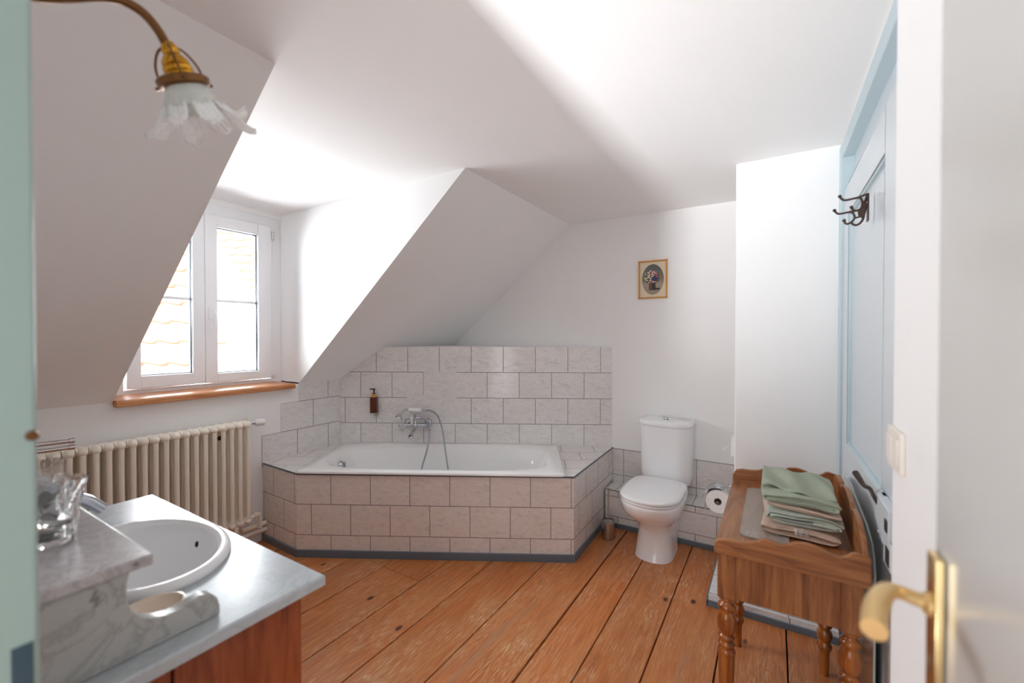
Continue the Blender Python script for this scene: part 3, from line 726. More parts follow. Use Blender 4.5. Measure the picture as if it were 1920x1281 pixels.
mb.grid([[(-.0655, y, 0) for y in (-.05, .05)], [(-.068, y, -.03) for y in (-.05, .05)], [(-.071, y, -.072) for y in (-.05, .045)]]); mb.build('paper', M['paper'], pr)
mb = MB(); mb.lathe([(.019, -.05), (.0195, -.05), (.0195, .05), (.018, .05), (.018, -.05)], (0, 0, 0), (0, 1, 0), 24, cap=False); mb.build('core', plain('cardboard', (.45, .38, .31), .9), pr)
# bag dispenser
bd = thing('bag_dispenser', 'small white plastic box with a sheer bag, on the pillar above the toilet roll', 'bag dispenser', (-.176, 2.70, .73))
mb = MB(); mb.box((-.022, -.05, 0), (0, .05, .105)); mb.build('box', M['white_plastic'], bd, bevel=.006, seg=3)
mb = MB(); mb.grid([[(-.022, -.03, .06), (-.024, .03, .06)], [(-.045, -.04, .045), (-.045, .035, .045)], [(-.075, -.045, .018), (-.07, .03, .022)]]); mb.build('bag', M['film'], bd, solid=.001)

# picture
pc = thing('framed_picture', 'small gilt-framed oval flower painting hanging on the white wall above the toilet', 'picture', (-.7695, YT, 1.825))
fwid, fhh = .1045, .141
mb = MB()
for a, b in (((-fwid, -fhh), (fwid, -fhh + .010)), ((-fwid, fhh - .010), (fwid, fhh)), ((-fwid, -fhh), (-fwid + .010, fhh)), ((fwid - .010, -fhh), (fwid, fhh))): mb.box((a[0], -.016, a[1]), (b[0], 0, b[1]))
mb.build('frame', M['frame_gilt'], pc, bevel=.002)
MB().box((-fwid + .009, -.006, -fhh + .009), (fwid - .009, -.003, fhh - .009)).build('mount', plain('cream_card', lin((232, 216, 190)), .8), pc)
def painting():
    n = N('flower_painting'); c = n.n('ShaderNodeTexCoord'); sp = n.n('ShaderNodeSeparateXYZ'); n.l(c.outputs['Object'], sp.inputs[0])
    x, z = sp.outputs[0], sp.outputs[2]
    bg = n.ramp(n.math('MULTIPLY_ADD', z, 4.2, .5), [(.12, lin((156, 144, 124))), (.34, lin((168, 154, 134))), (.5, lin((122, 124, 104))), (.8, lin((100, 104, 98)))])
    vec = n.coord((1, 1, 1)); wob = n.math('MULTIPLY_ADD', n.noise(vec, 60, 3), .03, -.015)
    def ell(cx, cz, rx, rz, w=1):
        a = n.math('DIVIDE', n.math('SUBTRACT', n.math('ADD', x, wob if w else 0), cx), rx); b = n.math('DIVIDE', n.math('SUBTRACT', n.math('ADD', z, wob if w else 0), cz), rz)
        return n.math('LESS_THAN', n.math('ADD', n.math('MULTIPLY', a, a), n.math('MULTIPLY', b, b)), 1)
    col = n.mix(ell(.02, -.072, .034, .008), bg, lin((58, 52, 66)))
    vase = n.math('MULTIPLY', n.math('LESS_THAN', n.math('ABSOLUTE', n.math('ADD', x, .004)), .024), n.math('LESS_THAN', n.math('ABSOLUTE', n.math('ADD', z, .05)), .03))
    col = n.mix(vase, col, n.mix(n.math('GREATER_THAN', x, -.004), lin((112, 72, 60)), lin((52, 48, 54))))
    col = n.mix(ell(-.006, .012, .060, .045), col, lin((88, 84, 60)))
    v = n.n('ShaderNodeTexVoronoi', _Scale=70.0); n.l(vec, v.inputs['Vector'])
    dots = n.ramp(v.outputs['Distance'], [(.42, (1, 1, 1)), (.55, (0, 0, 0))])
    pal = n.ramp(n.math('MULTIPLY_ADD', x, 8, .5), [(.1, lin((226, 220, 190))), (.4, lin((232, 198, 188))), (.6, lin((220, 160, 168))), (.85, lin((186, 100, 112)))])
    col = n.mix(n.math('MULTIPLY', dots, ell(-.004, .022, .062, .048)), col, pal)
    col = n.mix(ell(.014, .002, .026, .018), col, lin((58, 58, 100)))
    return n.set(col, .4)
mb = MB(); mb.lathe([(.001, 0), (1, 0), (1, .0008), (.001, .0008)], (0, 0, 0), (0, -1, 0), 64)
for v in mb.bm.verts: v.co.x *= .079; v.co.z *= .113; v.co.y -= .006
mb.build('painting', painting(), pc)
mb = MB(); mb.tube([(0, -.004, fhh), (0, -.004, fhh + .008)], .002, 8); mb.build('hanger', M['steel'], pc)

# coat hook
hk = thing('coat_hook', 'dark ornate iron coat hook screwed to the pale blue door', 'coat hook', (.275, 1.89, 1.83))
mb = MB(); mb.prism([(0, -.014, -.035), (0, .014, -.035), (0, .014, .058), (0, -.014, .058)], (-.004, 0, 0)); mb.build('backplate', M['iron'], hk, bevel=.001)
def hkp(x, y): # picture crop pixels of the hook to local (X,Z)
    return (-(1110 - x) / 910 * .097 , 0, (330 - y) / 700 * .104 + .058)
mb = MB()
for pts, r in (([(1110, 330), (1000, 340), (850, 375), (600, 400), (480, 395), (410, 350), (370, 300)], .0036), ([(850, 375), (930, 430), (955, 520), (930, 620), (860, 670), (770, 675), (710, 640), (680, 590)], .0036), ([(860, 670), (700, 690), (640, 690), (500, 700), (350, 705), (280, 670), (235, 615)], .0034), ([(640, 690), (720, 730), (760, 820), (730, 890), (660, 940), (580, 965), (520, 940), (490, 880)], .0034), ([(1100, 540), (1040, 640), (1000, 780), (975, 890), (900, 980), (800, 1015), (710, 980), (680, 930)], .0036), ([(760, 850), (850, 835), (900, 830)], .003)):
    q = spline([hkp(*p) for p in pts], 5); mb.tube(q, r, 10)
for p in ((370, 295), (675, 585), (232, 612), (488, 878)): mb.ball(hkp(*p), .0056, n=8)
mb.prism([(*hkp(960, 520)[:1], -.003, hkp(960, 520)[2]), (hkp(1090, 540)[0], -.003, hkp(1090, 540)[2]), (hkp(1030, 640)[0], -.003, hkp(0, 640)[2]), (hkp(960, 880)[0], -.003, hkp(0, 880)[2]), (hkp(850, 790)[0], -.003, hkp(0, 790)[2]), (hkp(840, 690)[0], -.003, hkp(0, 690)[2]), (hkp(920, 640)[0], -.003, hkp(0, 640)[2])], (0, .006, 0))
mb.tube([hkp(1080, 350), hkp(1010, 520)], .004, 8)
mb.build('hook_arms', M['iron'], hk)

# ---------------------------------------------------------------- radiator
ra = thing('radiator', 'cream column radiator under the window on the left wall', 'radiator', (-2.90, 1.0, 0))
rz0, rz1 = .19, .865
yc0 = 1.435; pitch = .0477; nsec = 21
def section_mesh():
    mb = MB()
    for xx in (.045, .0, -.045):
        mb.lathe([(.0135, rz0 + .035), (.0125, rz0 + .08), (.0125, rz1 - .08), (.0135, rz1 - .035)], (xx, 0, 0), n=14)
    for zc in (rz0 + .03, rz1 - .03):
        q = []
        for k in range(9):
            t = k / 8; xx = -.055 + .11 * t; rr = .0165 + .006 * sin(pi * t) ** .5
            q.append((xx, rr))
        mb.tube([(-.062, 0, zc)] + [(x, 0, zc) for x, _ in q] + [(.062, 0, zc)], [.008] + [r for _, r in q] + [.008], 14)
        mb.tube([(0, -pitch / 2, zc), (0, pitch / 2, zc)], .021, 18)
        mb.tube([(.02, -pitch / 2 + .002, zc), (.02, pitch / 2 - .002, zc)], .019, 18)
    return mb
first = section_mesh().build('section', M['rad'], ra, angle=50)
for i in range(nsec):
    o = first if i == 0 else first.copy()
    if i: COL.objects.link(o); o.parent = ra
    o.location = (0, yc0 - 1.0 - i * pitch, 0)
mb = MB(); mb.tube([(0, .455, rz1 - .03), (0, .475, rz1 - .03), (.005, .50, rz1 - .032)], [.012, .010, .010], 14); mb.tube([(0, .478, rz1 - .03), (-.05, .478, rz1 - .03)], .008, 10); va = mb.build('valve', M['chrome'], ra)
def ridg(i, n, h): return 1 + .035 * (1 if i % 4 < 2 else -1) * (.008 < h < .05)
mb = MB(); mb.lathe([(.016, 0), (.0195, .004), (.0225, .012), (.0225, .045), (.018, .055), (.013, .058), (.001, .058)], (.005, .50, rz1 - .032), (.35, 1, .02), 48, mod=ridg); mb.build('thermostat_knob', M['white_plastic'], ra)
mb = MB(); mb.tube([(0, .455, rz0 + .03), (0, .50, rz0 + .03), (.0, .525, rz0 + .028)], [.014, .014, .010], 14); mb.ball((0, .50, rz0 + .032), .02, n=10); mb.tube([(0, .52, rz0 + .03), (0, .53, rz0 + .01), (0, .53, .13)], .009, 12); mb.ball((0, .525, .222), .011, n=8)
mb.tube([(0, .53, .135), (-.02, .53, .125), (-.045, .53, .125)], .011, 12)
mb.build('return_valve', M['rad'], ra)
mb = MB(); mb.tube([(-.052, .44, .128), (-.052, .598, .128)], .0145, 16); mb.tube([(-.052, .44, .085), (-.052, .598, .085)], .0145, 16); mb.tube([(-.072, .50, .14), (-.072, .50, .86)], .0085, 10); mb.build('heating_pipe', M['rad'], ra)
mb = MB(); mb.box((-.088, .279, .77), (.02, .287, .777)); mb.box((.012, .276, .765), (.02, .290, .79)); mb.build('wall_bracket', M['iron'], ra)
for yy in (.36, -.4):
    mb = MB(); mb.box((-.085, yy - .012, rz0 - .02), (.05, yy + .012, rz0 + .012)); mb.build('foot_bracket', M['rad'], ra)

# towel rail
trl = thing('towel_rail', 'double chrome towel rail in front of the radiator on the left', 'towel rail', (-2.55, .15, .94))
mb = MB(); mb.tube([(0, -.02, .033), (0, .41, .015)], .0085, 14); mb.tube([(.0, -.02, .003), (.0, .41, -.013)], .0085, 14)
for zz in (.015, -.013): mb.tube([(0, .408, zz), (0, .424, zz)], .0112, 12)
mb.build('rail', M['steel'], trl)
mb = MB(); mb.lathe([(.03, 0), (.03, .006), (.012, .012)], (0, -.02, .015), (0, 1, 0), 20); mb.tube([(0, -.01, -.01), (0, -.01, .04)], .011, 12); mb.build('bracket', M['chrome'], trl)

# ---------------------------------------------------------------- wash stand
ws = thing('washstand', 'marble-topped washstand with red-brown wooden cabinet and inset basin', 'washstand', (-1.36, .37, 0))
def wsb(*a):  # boxes given in world coordinates
    mb = MB()
    for p, q in a: mb.box(tuple(Vector(p) - ws.location), tuple(Vector(q) - ws.location))
    return mb
CX0, CX1, CY0, CY1, CZ = -1.845, -.880, .132, .610, .85
# worktop with a real oval hole
bc = Vector((-1.3387, .415, 0)); ba, bb = .222, .152
mb = MB(); NN = 64
def rect_pt(t):
    c, s_ = cos(t), sin(t); X0, X1, Y0, Y1 = CX0 - bc.x, CX1 - bc.x, CY0 - bc.y, CY1 - bc.y
    k = 1e9
    if c > 1e-9: k = min(k, X1 / c)
    if c < -1e-9: k = min(k, X0 / c)
    if s_ > 1e-9: k = min(k, Y1 / s_)
    if s_ < -1e-9: k = min(k, Y0 / s_)
    return Vector((bc.x + c * k, bc.y + s_ * k, 0))
angs = [2 * pi * i / NN for i in range(NN)] + [math.atan2(y - bc.y, x - bc.x) % (2 * pi) for x in (CX0, CX1) for y in (CY0, CY1)]
angs = sorted(set(round(a, 6) for a in angs))
def hole(t): return Vector((bc.x + ba * cos(t), bc.y + bb * sin(t), 0))
off = Vector(ws.location)
RR = []
for fn, z, ins in ((hole, CZ, 0), (rect_pt, CZ, .004), (rect_pt, CZ - .004, 0), (rect_pt, CZ - .024, 0), (hole, CZ - .024, 0)):
    row = []
    for t in angs:
        p = fn(t)
        if ins:
            p.x = min(max(p.x, CX0 + ins), CX1 - ins); p.y = min(max(p.y, CY0 + ins), CY1 - ins)
        row.append(p + Vector((0, 0, z)) - off)
    RR.append(row)
mb.grid(RR + [RR[0]], True)
mb.build('marble_worktop', M['marble_top'], ws, angle=35)
# cabinet body
cb = wsb(((CX0 + .02, CY0 + .005, .0), (CX0 + .04, CY1 - .045, CZ - .025)), ((CX1 - .058, CY0 + .2, .06), (CX1 - .038, CY1 - .035, CZ - .025)), ((CX1 - .060, CY0 + .005, .06), (CX1 - .042, CY0 + .197, CZ - .025)), ((CX0 + .04, CY0 + .005, .06), (CX1 - .06, CY1 - .05, .08)), ((CX0 + .04, CY0 + .005, .06), (CX1 - .06, CY0 + .02, CZ - .025)), ((CX0 + .04, CY0 + .02, 0), (CX1 - .06, CY1 - .08, .06)))
cb.build('cabinet_body', M['cabinet'], ws, bevel=.002)
wsb(((CX0 + .042, CY1 - .058, .09), (-1.365, CY1 - .038, CZ - .03))).build('door', M['cabinet'], ws, bevel=.002)
wsb(((-1.36, CY1 - .058, .09), (CX1 - .062, CY1 - .038, CZ - .03))).build('door', M['cabinet'], ws, bevel=.002)
# side splash with scroll profile
prof = [(.135, .851), (.4125, .851), (.4125, .868), (.408, .886), (.398, .898), (.388, .903), (.378, .905), (.36, .900), (.34, .896), (.322, .898), (.305, .904), (.290, .914), (.279, .928), (.273, .945), (.270, .965), (.272, .985), (.276, 1.0), (.135, 1.0)]
mb = MB(); mb.prism([Vector((-.954, y, z)) - off for y, z in prof], (.024, 0, 0)); mb.build('side_splash', M['marble_side'], ws, bevel=.002)
mb = MB(); mb.prism([Vector((CX0 + .05, y, z)) - off for y, z in prof], (.024, 0, 0)); mb.build('side_splash', M['marble_side'], ws, bevel=.002)
wsb(((CX0 + .075, .135, .851), (-.955, .16, 1.0))).build('back_splash', M['marble_side'], ws, bevel=.002)
wsb(((CX0 + .03, .133, 1.0), (-.925, .306, 1.02))).build('marble_shelf', M['marble_shelf'], ws, bevel=.003)
# basin
def bring(a, b, z, cy=0): return [Vector((bc.x + a * cos(2 * pi * i / 72), bc.y + cy + b * sin(2 * pi * i / 72), z)) - off for i in range(72)]
mb = MB(); mb.grid([bring(.243, .173, CZ + .0005), bring(.246, .176, CZ + .006), bring(.243, .173, CZ + .015), bring(.232, .162, CZ + .021), bring(.220, .152, CZ + .019), bring(.212, .145, CZ + .006), bring(.205, .139, CZ - .02), bring(.188, .125, CZ - .08), bring(.15, .10, CZ - .125), bring(.08, .06, CZ - .14), bring(.012, .012, CZ - .142)], True)
bs = mb.build('basin', M['ceramic'], ws, angle=60)
mb = MB(); mb.lathe([(.001, .001), (.007, .001), (.008, 0)], Vector((bc.x - .03, bc.y + .1345, CZ - .03)) - off, (.05, -1, .22), 16); mb.build('overflow_hole', M['dark'], bs)
mb = MB(); mb.lathe([(.001, .002), (.02, .003), (.022, 0)], Vector((bc.x, bc.y, CZ - .142)) - off, n=20); mb.build('drain', M['chrome'], bs)
# tap
tpx = -1.64
mb = MB(); mb.lathe([(.026, 0), (.026, .006), (.018, .012), (.017, .07), (.015, .078)], Vector((tpx, .225, CZ + .0005)) - off, n=24)
mb.tube([Vector(p) - off for p in spline([(tpx, .225, .915), (tpx, .255, .948), (tpx, .31, .960), (tpx, .38, .948), (tpx, .425, .905)], 7)], .016, 18)
tpo = mb.build('tap', M['chrome'], ws)
mb = MB(); mb.tube([Vector(p) - off for p in ((tpx, .225, .925), (tpx, .215, .945), (tpx, .19, .962))], [.014, .010, .007], 12); mb.build('tap_lever', M['chrome'], tpo)
# soap dish
dsh = thing('soap_dish', 'small oval cream soap dish between the basin and the scrolled marble side', 'soap dish', (-1.030, .325, CZ))
mb = MB()
def er(a, b, z): return [Vector((a * cos(2 * pi * i / 48), b * sin(2 * pi * i / 48), z)) for i in range(48)]
mb.grid([er(.036, .052, 0.0005), er(.046, .064, .012), er(.048, .066, .022), er(.045, .062, .023), er(.041, .058, .014), er(.03, .045, .005), er(.003, .003, .004)], True, True); mb.build('dish', M['bisque'], dsh, angle=50)

# glass tumblers
def tumbler(name, label, locv, r0, r1, h, tilt=(0, 0)):
    o = thing(name, label, 'glass', locv, 0, 'cut glass tumblers on the marble shelf')
    def fac(i, n, hh): return 1 + .035 * cos(i / n * 2 * pi * 10) * (1 if .004 < hh < h * .72 else 0)
    mb = MB(); prof = [(.001, 0), (r0 * .92, 0), (r0, .004)] + [(r0 + (r1 - r0) * t, .004 + (h - .004) * t) for t in (.15, .3, .5, .7, .75, .9, 1)] + [(r1 - .0022, h)] + [(r0 - .003 + (r1 - r0) * t, .012 + (h - .012) * t) for t in (.8, .5, .2, 0)] + [(.001, .011)]
    mb.lathe(prof, n=60, mod=fac, cap=True); mb.build('tumbler_glass', M['glass'], o, angle=35)
    o.rotation_euler = (tilt[0], tilt[1], random.random()); return o
tumbler('glass_tumbler', 'lowest clear cut glass tumbler standing on the marble shelf nearest the shelf edge', (-1.135, .222, 1.0205), .034, .043, .082)
tumbler('glass_tumbler', 'clear tumbler nested tilting inside the one nearest the shelf edge', (-1.135, .224, 1.055), .029, .039, .082, (-.10, .12))
tumbler('glass_tumbler', 'clear cut glass tumbler standing behind the nested pair on the marble shelf', (-1.245, .232, 1.0205), .034, .043, .085)
tumbler('glass_tumbler', 'topmost clear tumbler nested in the rear glass on the marble shelf', (-1.245, .232, 1.060), .029, .039, .085, (.06, .03))
tumbler('glass_tumbler', 'clear tumbler half hidden by the green door frame on the marble shelf', (-1.14, .170, 1.0205), .031, .037, .092, (0, 0)).location = (-1.225, .178 - .008, 1.0205)

# ---------------------------------------------------------------- wall lamp
wl = thing('wall_lamp', 'brass wall lamp with a frilled glass flower shade above the washstand', 'wall lamp', (-.93, .13, 1.90))
lo = Vector(wl.location)
def W(*p): return Vector(p) - lo
mb = MB(); mb.lathe([(.045, 0), (.045, .006), (.03, .014), (.012, .02)], (0, 0, 0), (0, 1, 0), 28); mb.build('backplate', M['old_brass'], wl)
mb = MB(); arm = spline([W(-.93, .14, 1.89), W(-.93, .17, 1.899), W(-.93, .20, 1.916), W(-.93, .24, 1.945), W(-.93, .272, 1.960), W(-.93, .300, 1.958), W(-.93, .322, 1.940), W(-.93, .338, 1.913)], 7); mb.tube(arm, .0075, 14)
mb.build('arm', M['old_brass'], wl)
ax = Vector((0.0, .42, -1)).normalized(); c0 = W(-.93, .336, 1.923)
mb = MB(); mb.lathe([(.009, -.004), (.013, .004), (.014, .010), (.012, .014), (.017, .020), (.021, .026), (.022, .031), (.0205, .033), (.0235, .036), (.0235, .041), (.022, .043), (.025, .046), (.025, .052), (.026, .054)], c0, ax, 32); mb.build('lamp_socket', M['gold_brass'], wl)
mb = MB(); mb.lathe([(.022, .052), (.040, .054), (.043, .057), (.041, .066), (.037, .069), (.030, .070)], c0, ax, 36); mb.lathe([(.0255,.056),(.0255,.068)], c0, ax, 20); mb.build('shade_ring', M['old_brass'], wl)
u_, v_, d_ = frame3(ax)
mb = MB()
for k in range(3):
    a = k * 2 * pi / 3 + .45; e = u_ * cos(a) + v_ * sin(a)
    mb.tube(spline([c0 + d_ * .0 + e * .008, c0 + d_ * .008 + e * .024, c0 + d_ * .030 + e * .038, c0 + d_ * .058 + e * .041], 6), .0020, 8)
    mb.tube([c0 + d_ * .061 + e * .038, c0 + d_ * .061 + e * .052], .0032, 8)
mb.build('gallery_strut', M['old_brass'], wl)
sh_ = c0 + d_ * .062
mb = MB(); mb.lathe([(.030, 0), (.036, .012), (.042, .026), (.048, .038), (.052, .044), (.050, .045), (.046, .039), (.040, .027), (.034, .012), (.028, 0)], sh_, ax, 40, cap=False); shade = mb.build('glass_cup', M['frost'], wl)
def petal(k):
    a = k * 2 * pi / 8 + .2; e = u_ * cos(a) + v_ * sin(a); tt = d_.cross(e); mb = MB(); rows = []
    curl = .9 + .3 * random.random()
    for i in range(13):
        t = i / 12; rad = .047 + .046 * t; hgt = .042 + .036 * sin(t * pi * .62) * curl - (.012 * t ** 3 if k % 2 else -.010 * t * t)
        wd = .0175 * (sin(pi * min(1, .25 + t * .62)) ** .7) * (1 - max(0, t - .8) * 3.2) + .0012
        row = []
        for j in range(9):
            s_ = (j / 8 - .5) * 2; rp = .0024 * cos(s_ * pi * 4)
            row.append(sh_ + d_ * (hgt - .006 * s_ * s_ + rp) + e * rad + tt * (wd * s_))
        rows.append(row)
    mb.grid(rows); return mb.build('petal', M['petal'], shade, solid=.003)
for k in range(8): petal(k)
mb = MB(); mb.ball(sh_ + d_ * .035, .017, (1, 1, 1.2)); mb.build('bulb', M['frost'], wl)

# ---------------------------------------------------------------- tray-top side table
TS, TO = .95, .07          # scale factor and height offset: table and its load scaled about the camera point
tb = thing('side_table', 'walnut-stained side table with scalloped gallery and turned legs against the blue door', 'table', (.033, 1.8525, 0))
def T(x, y, z): return Vector(((x - .035) * TS, (y - 1.95) * TS, z * TS + TO))  # point scaled toward the camera point, given relative to the table root
def scale_about_camera(o):  # moves and shrinks an object lying on the table toward the camera point
    x, y, z = o.location; o.location = (x * TS, y * TS, z * TS + TO); o.scale = [c * TS for c in o.scale]; return o
TX0, TX1, TY0, TY1, TZ = -.165, .240, 1.575, 2.335, .70
MB().box(T(TX0, TY0 + .012, TZ - .02), T(TX1 - .01, TY1, TZ)).build('table_top', M['woodY'], tb, bevel=.003)
near = [(-.165, .712), (-.150, .724), (-.125, .730), (-.084, .731), (-.055, .736), (-.035, .748), (-.021, .757), (-.012, .757), (.005, .751), (.027, .748), (.04, .754), (.065, .767), (.09, .7705), (.11, .768), (.135, .759), (.155, .752), (.172, .750), (.187, .757), (.200, .769), (.212, .771), (.243, .763)]
def board(prof, y, th, zb, name, mat):
    mb = MB(); n = len(prof)
    mb.prism([T(x, y, z) for x, z in prof] + [T(prof[-1][0], y, zb), T(prof[0][0], y, zb)], (0, th, 0)); return mb.build(name, mat, tb, bevel=.003)
board(near, 1.565, .016, .676, 'gallery_board', M['woodX'])
board([(x, z + .018 + .012 * (1 if x > -.16 else 0)) for x, z in near], 2.325, .016, .69, 'gallery_board', M['woodX'])
rail = []
ny = 44
for i in range(ny + 1):
    t = i / ny; y = 1.582 + .743 * t
    wv = abs(((t * 3.0) % 1) - .5) * 2
    h = .775 + .055 * sin(pi * t) ** .6 + .018 * (1 - wv) ** 1.0 - .012 * (wv > .86)
    rail.append((y, h))
mb = MB(); mb.prism([T(.226, y, z) for y, z in rail] + [T(.226, 2.325, .682), T(.226, 1.582, .682)], (.014, 0, 0)); mb.build('gallery_board', M['woodY'], tb, bevel=.003)
# aprons
mb = MB(); mb.box(T(-.105, 1.606, .515), T(.182, 1.622, .681)); mb.build('apron', M['woodZ'], tb, bevel=.001)
mb = MB(); mb.box(T(-.105, 2.285, .515), T(.182, 2.30, .681)); mb.build('apron', M['woodZ'], tb, bevel=.001)
mb = MB(); mb.box(T(.205, 1.64, .515), T(.221, 2.26, .681)); mb.build('apron', M['woodY'], tb, bevel=.001)
mb = MB(); mb.box(T(-.148, 1.64, .545), T(-.132, 2.26, .681)); dr = mb.build('drawer', M['woodY'], tb, bevel=.001)
mb = MB(); mb.lathe([(.006, 0), (.005, .008), (.011, .014), (.012, .02), (.001, .024)], T(-.148, 1.95, .61), (-1, 0, 0), 18); mb.build('knob', M['turned'], dr)
for xx, zz in ((-.118, .690),):
    mb = MB(); mb.lathe([(.004, 0), (.003, .003), (.001, .004)], T(xx, 1.565, zz), (0, -1, 0), 12); mb.build('peg', M['turned'], tb)
turn = [(.018, .0), (.026, -.003), (.026, -.008), (.016, -.015), (.015, -.019), (.022, -.025), (.028, -.033), (.028, -.039), (.023, -.046), (.020, -.050), (.024, -.058), (.0285, -.073), (.0305, -.091), (.029, -.109), (.024, -.123), (.019, -.129), (.025, -.135), (.0265, -.141), (.021, -.148), (.019, -.152), (.0255, -.158), (.0275, -.164), (.023, -.171), (.020, -.175), (.026, -.183), (.028, -.191), (.0255, -.197)]
turn2 = [(.021, .215), (.026, .209), (.027, .203), (.021, .196), (.019, .191), (.025, .184), (.029, .172), (.0295, .160), (.026, .149), (.019, .141), (.022, .135), (.027, .126), (.028, .118), (.024, .108), (.020, .100), (.019, .094), (.0175, .03), (.0165, .0)]
ztp = T(0, 0, .512).z
prof_leg = [(r * TS, ztp + h * TS) for r, h in turn] + [(.0245, .36), (.022, .235)] + [(r * .95, h) for r, h in turn2]
for lx, ly in ((-.131, 1.625), (.204, 1.625), (-.137, 2.285), (.198, 2.285)):
    mb = MB(); mb.box(T(lx - .027, ly - .027, .512), T(lx + .027, ly + .027, .6805)); lg = mb.build('leg', M['woodZ'], tb, bevel=.003)
    p = T(lx, ly, 0); mb = MB(); mb.lathe(prof_leg[::-1], (p.x, p.y, 0), n=28); mb.build('turned_post', M['turned'], lg, angle=80)

# glass shelf plate lying on the tray
gp = MB(); gx0, gx1, gy0, gy1 = -.098, .05, 1.685, 2.245; rr = .03; P = []
for cx, cy, a0_ in ((gx1 - rr, gy1 - rr, 0), (gx0 + rr, gy1 - rr, 90), (gx0 + rr, gy0 + rr, 180), (gx1 - rr, gy0 + rr, 270)):
    for k in range(7): a = R(a0_ + k * 15); P.append((cx + rr * cos(a), cy + rr * sin(a)))
gs = thing('glass_shelf', 'glass shelf plate with rounded corners lying on the table under the towels', 'glass shelf', (-.03, 1.96, TZ))
go = Vector(gs.location); scale_about_camera(gs)
gp.prism([Vector((x, y, TZ + .0005)) - go for x, y in P], (0, 0, .0045)); gp.build('glass_plate', haze_glass('dusty_glass', (.62, .54, .48), .42), gs)
mb = MB(); mb.grid([[Vector((x, y, TZ + .0005)) - go for x, y in P + P[:1]], [Vector((x, y, TZ + .005)) - go for x, y in P + P[:1]]]); mb.build('glass_edge', plain('dark_green_edge', lin((30, 96, 70)), .1), gs)
for yy in (1.715, 2.215):
    mb = MB(); mb.lathe([(.004, 0), (.004, .0012), (.001, .0018)], Vector((-.075, yy, TZ + .005)) - go, n=12); mb.build('stud', M['chrome'], gs)

# towels: a rolled / folded sheet seen end-on
def towel(label, cx, z0, wdt, y0, y1, hgt, mat, turns, thk, seed, skew=0, loose=0, hang=None):
    rnd = random.Random(seed)
    # flattened spiral path (x,z), from outside in
    path = []; N_ = int(turns * 44)
    for i in range(N_ + 1):
        t = i / 44 * 2 * pi; k = i / N_
        w2 = wdt / 2 - thk * .5 - (thk * 1.9) * (t / (2 * pi)); h2 = hgt / 2 - thk * .5 - (thk * 1.30) * (t / (2 * pi))
        w2 = max(w2, .012); h2 = max(h2, .0015)
        c, s_ = cos(t + pi * .1), sin(t + pi * .1)
        x = w2 * math.copysign(abs(c) ** .55, c); z = h2 * math.copysign(abs(s_) ** .8, s_)
        path.append((x, z))
    # offset to a ribbon
    lft, rgt = [], []
    for i, (x, z) in enumerate(path):
        a = path[max(0, i - 1)]; b = path[min(len(path) - 1, i + 1)]; dx, dz = b[0] - a[0], b[1] - a[1]; l = math.hypot(dx, dz) or 1
        nx, nz = -dz / l, dx / l; lft.append((x + nx * thk / 2, z + nz * thk / 2)); rgt.append((x - nx * thk / 2, z - nz * thk / 2))
    outline = lft + rgt[::-1]
    mb = MB(); rings = []; NY = 26
    ph = [rnd.random() * 6 for _ in range(6)]
    for j in range(NY + 1):
        q = j / NY; y = y0 + (y1 - y0) * q; row = []
        for (x, z) in outline:
            wob = .0022 * sin(x * 38 + ph[0] + q * 5) + .0018 * sin(q * 11 + ph[1] + x * 14)
            xx = cx + x + .0035 * sin(q * 7 + ph[2]) + skew * (z)
            tilt = loose * (x / wdt) * .02
            yo = .006 * sin(x * 22 + ph[3]) + .004 * sin(z * 300 + ph[4])
            row.append(Vector((xx, y + yo * (1 - q), z0 + hgt / 2 + z + wob * (z / hgt + .5) + tilt)))
        rings.append(row)
    mb.grid(rings, True)
    # end caps as strips
    for ring_ in (rings[0], rings[-1]):
        n = len(lft); V = [mb.bm.verts.new(p) for p in ring_]
        for i in range(n - 1): mb.bm.faces.new((V[i], V[i + 1], V[-2 - i], V[-1 - i]))
    o = mb.build('folded_towel', mat, None, loc=(cx, (y0 + y1) / 2, z0), angle=60); scale_about_camera(o)
    tx = bpy.data.textures.new('terry', 'CLOUDS'); tx.noise_scale = .03
    dm = o.modifiers.new('rumple', 'DISPLACE'); dm.texture = tx; dm.strength = .004; dm.mid_level = .5; dm.texture_coords = 'GLOBAL'
    return setp(o, label, 'towel', 'folded towels stacked on the side table')
towel('dusty peach folded towel at the bottom of the stack, lying on the glass shelf', .083, TZ + .006, .235, 1.745, 2.09, .038, M['tan'], 2.6, .0048, 1, loose=-.5)
towel('pale sage folded towel, second from the bottom of the stack', .090, TZ + .0445, .232, 1.750, 2.09, .044, M['mint'], 2.2, .0062, 2, loose=-.6)
towel('thin peach folded towel between the two green towels', .088, TZ + .089, .222, 1.765, 2.08, .019, M['peach'], 1.6, .0040, 3, loose=-.5)
towel('sage green towel with a rumpled fold on top of the stack', .080, TZ + .1085, .236, 1.760, 2.10, .036, M['sage'], 1.9, .0062, 4, loose=-.5)
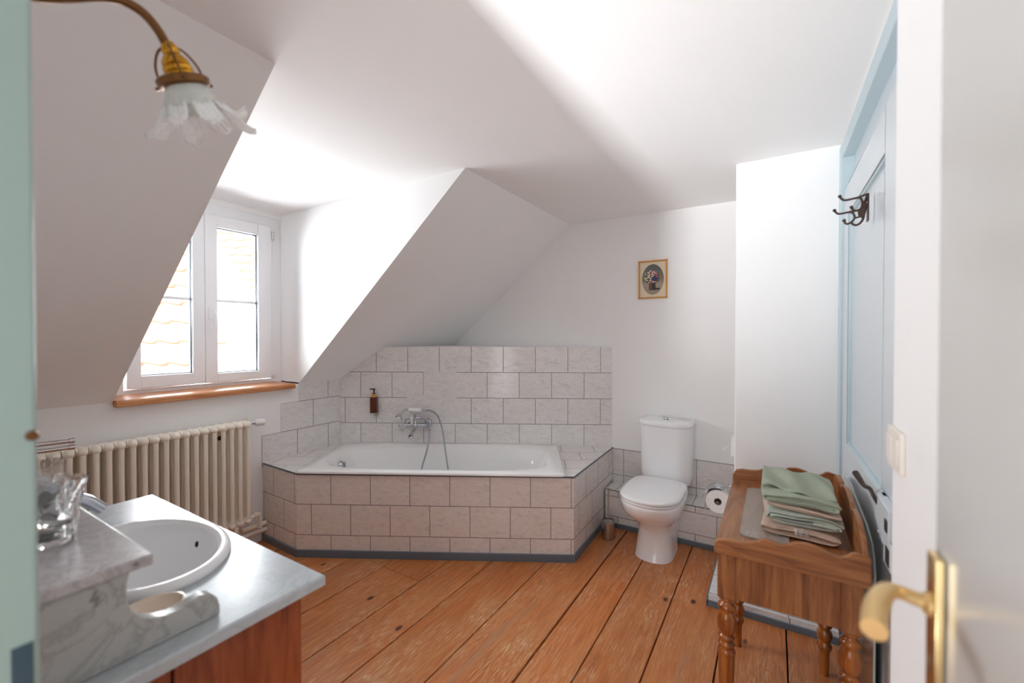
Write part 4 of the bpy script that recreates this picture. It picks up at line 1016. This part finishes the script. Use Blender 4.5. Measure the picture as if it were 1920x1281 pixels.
# rumpled flap of the top towel is its own piece of cloth folded over
mb = MB(); rows = []
for i in range(25):
    u = i / 24; row = []
    for j in range(25):
        v = j / 24; x = -.035 + .225 * u - .02 * v * u; y = 1.80 + .30 * v + .012 * sin(u * 9) + .05 * (1 - v) * (1 - u) * .3
        z = TZ + .149 + .010 * sin(u * pi) * sin(v * pi) + .007 * sin(u * 14 + v * 3) * (1 - v * .5) + .008 * (1 - v) * sin(v * 8 + u * 5) - .01 * u
        row.append((x, y, z))
    rows.append(row)
mb.grid(rows)
top_t = bpy.data.objects['folded_towel.003']
bmesh.ops.translate(mb.bm, verts=mb.bm.verts, vec=-Vector((.080, 1.93, TZ + .1085))); fl = mb.build('folded_flap', M['sage'], top_t, solid=.009, subs=1)
mb = MB(); rnd = random.Random(5); rows = []
for i in range(7): rows.append([(i * .007 - .02, 0 + j * .002 - .006 * (i % 2), j * .006 + rnd.random() * .004) for j in range(5)])
mb.grid(rows); o = mb.build('plastic_packet', M['film'], None, solid=.0006, angle=10); o.location = (.085, 1.738, TZ + .024); o.rotation_euler = (.5, 0, 0); scale_about_camera(o)
setp(o, 'crumpled clear plastic packet tucked at the front of the towel stack', 'packet')
mb = MB(); mb.prism([(-.05, 0, 0), (.06, 0, 0), (.05, 0, .05), (-.045, 0, .05)], (0, .01, 0)); mb.tube([(0, 0.004, .045), (.004, .0, .062)], .0065, 10); mb.ball((.0, .004, .060), .011, (1, .7, 1), 8)
o = mb.build('black_clip', M['black'], None, bevel=.002); o.location = (.045, 2.17, TZ + .085); setp(o, 'black clip showing behind the top of the towel stack', 'clip')
o.location = (.045, 2.20, TZ + .001); o.scale = (1, 1, 1.45); scale_about_camera(o)

# frameless mirror sheet leaning between table and door
mr = thing('mirror_sheet', 'frameless mirror sheet with a clipped corner leaning on the blue door behind the table', 'mirror', (.256, 1.95, 0))
pm = [(1.612, 0), (1.612, .70), (1.63, .745), (1.66, .775), (1.76, .80), (2.20, .83), (2.24, .81), (2.26, .77), (2.26, 0)]
mb = MB(); mb.prism([(0, y - 1.95, z) for y, z in pm], (.004, 0, 0)); mb.build('mirror_glass', M['mirror'], mr, smooth=False)
mb = MB()
for (a, b) in zip(pm[:-1], pm[1:]): mb.tube([(.002, a[0] - 1.95, a[1]), (.002, b[0] - 1.95, b[1])], .0028, 8)
mb.build('polished_edge', M['pale_edge'], mr)

bpy.context.view_layer.update()
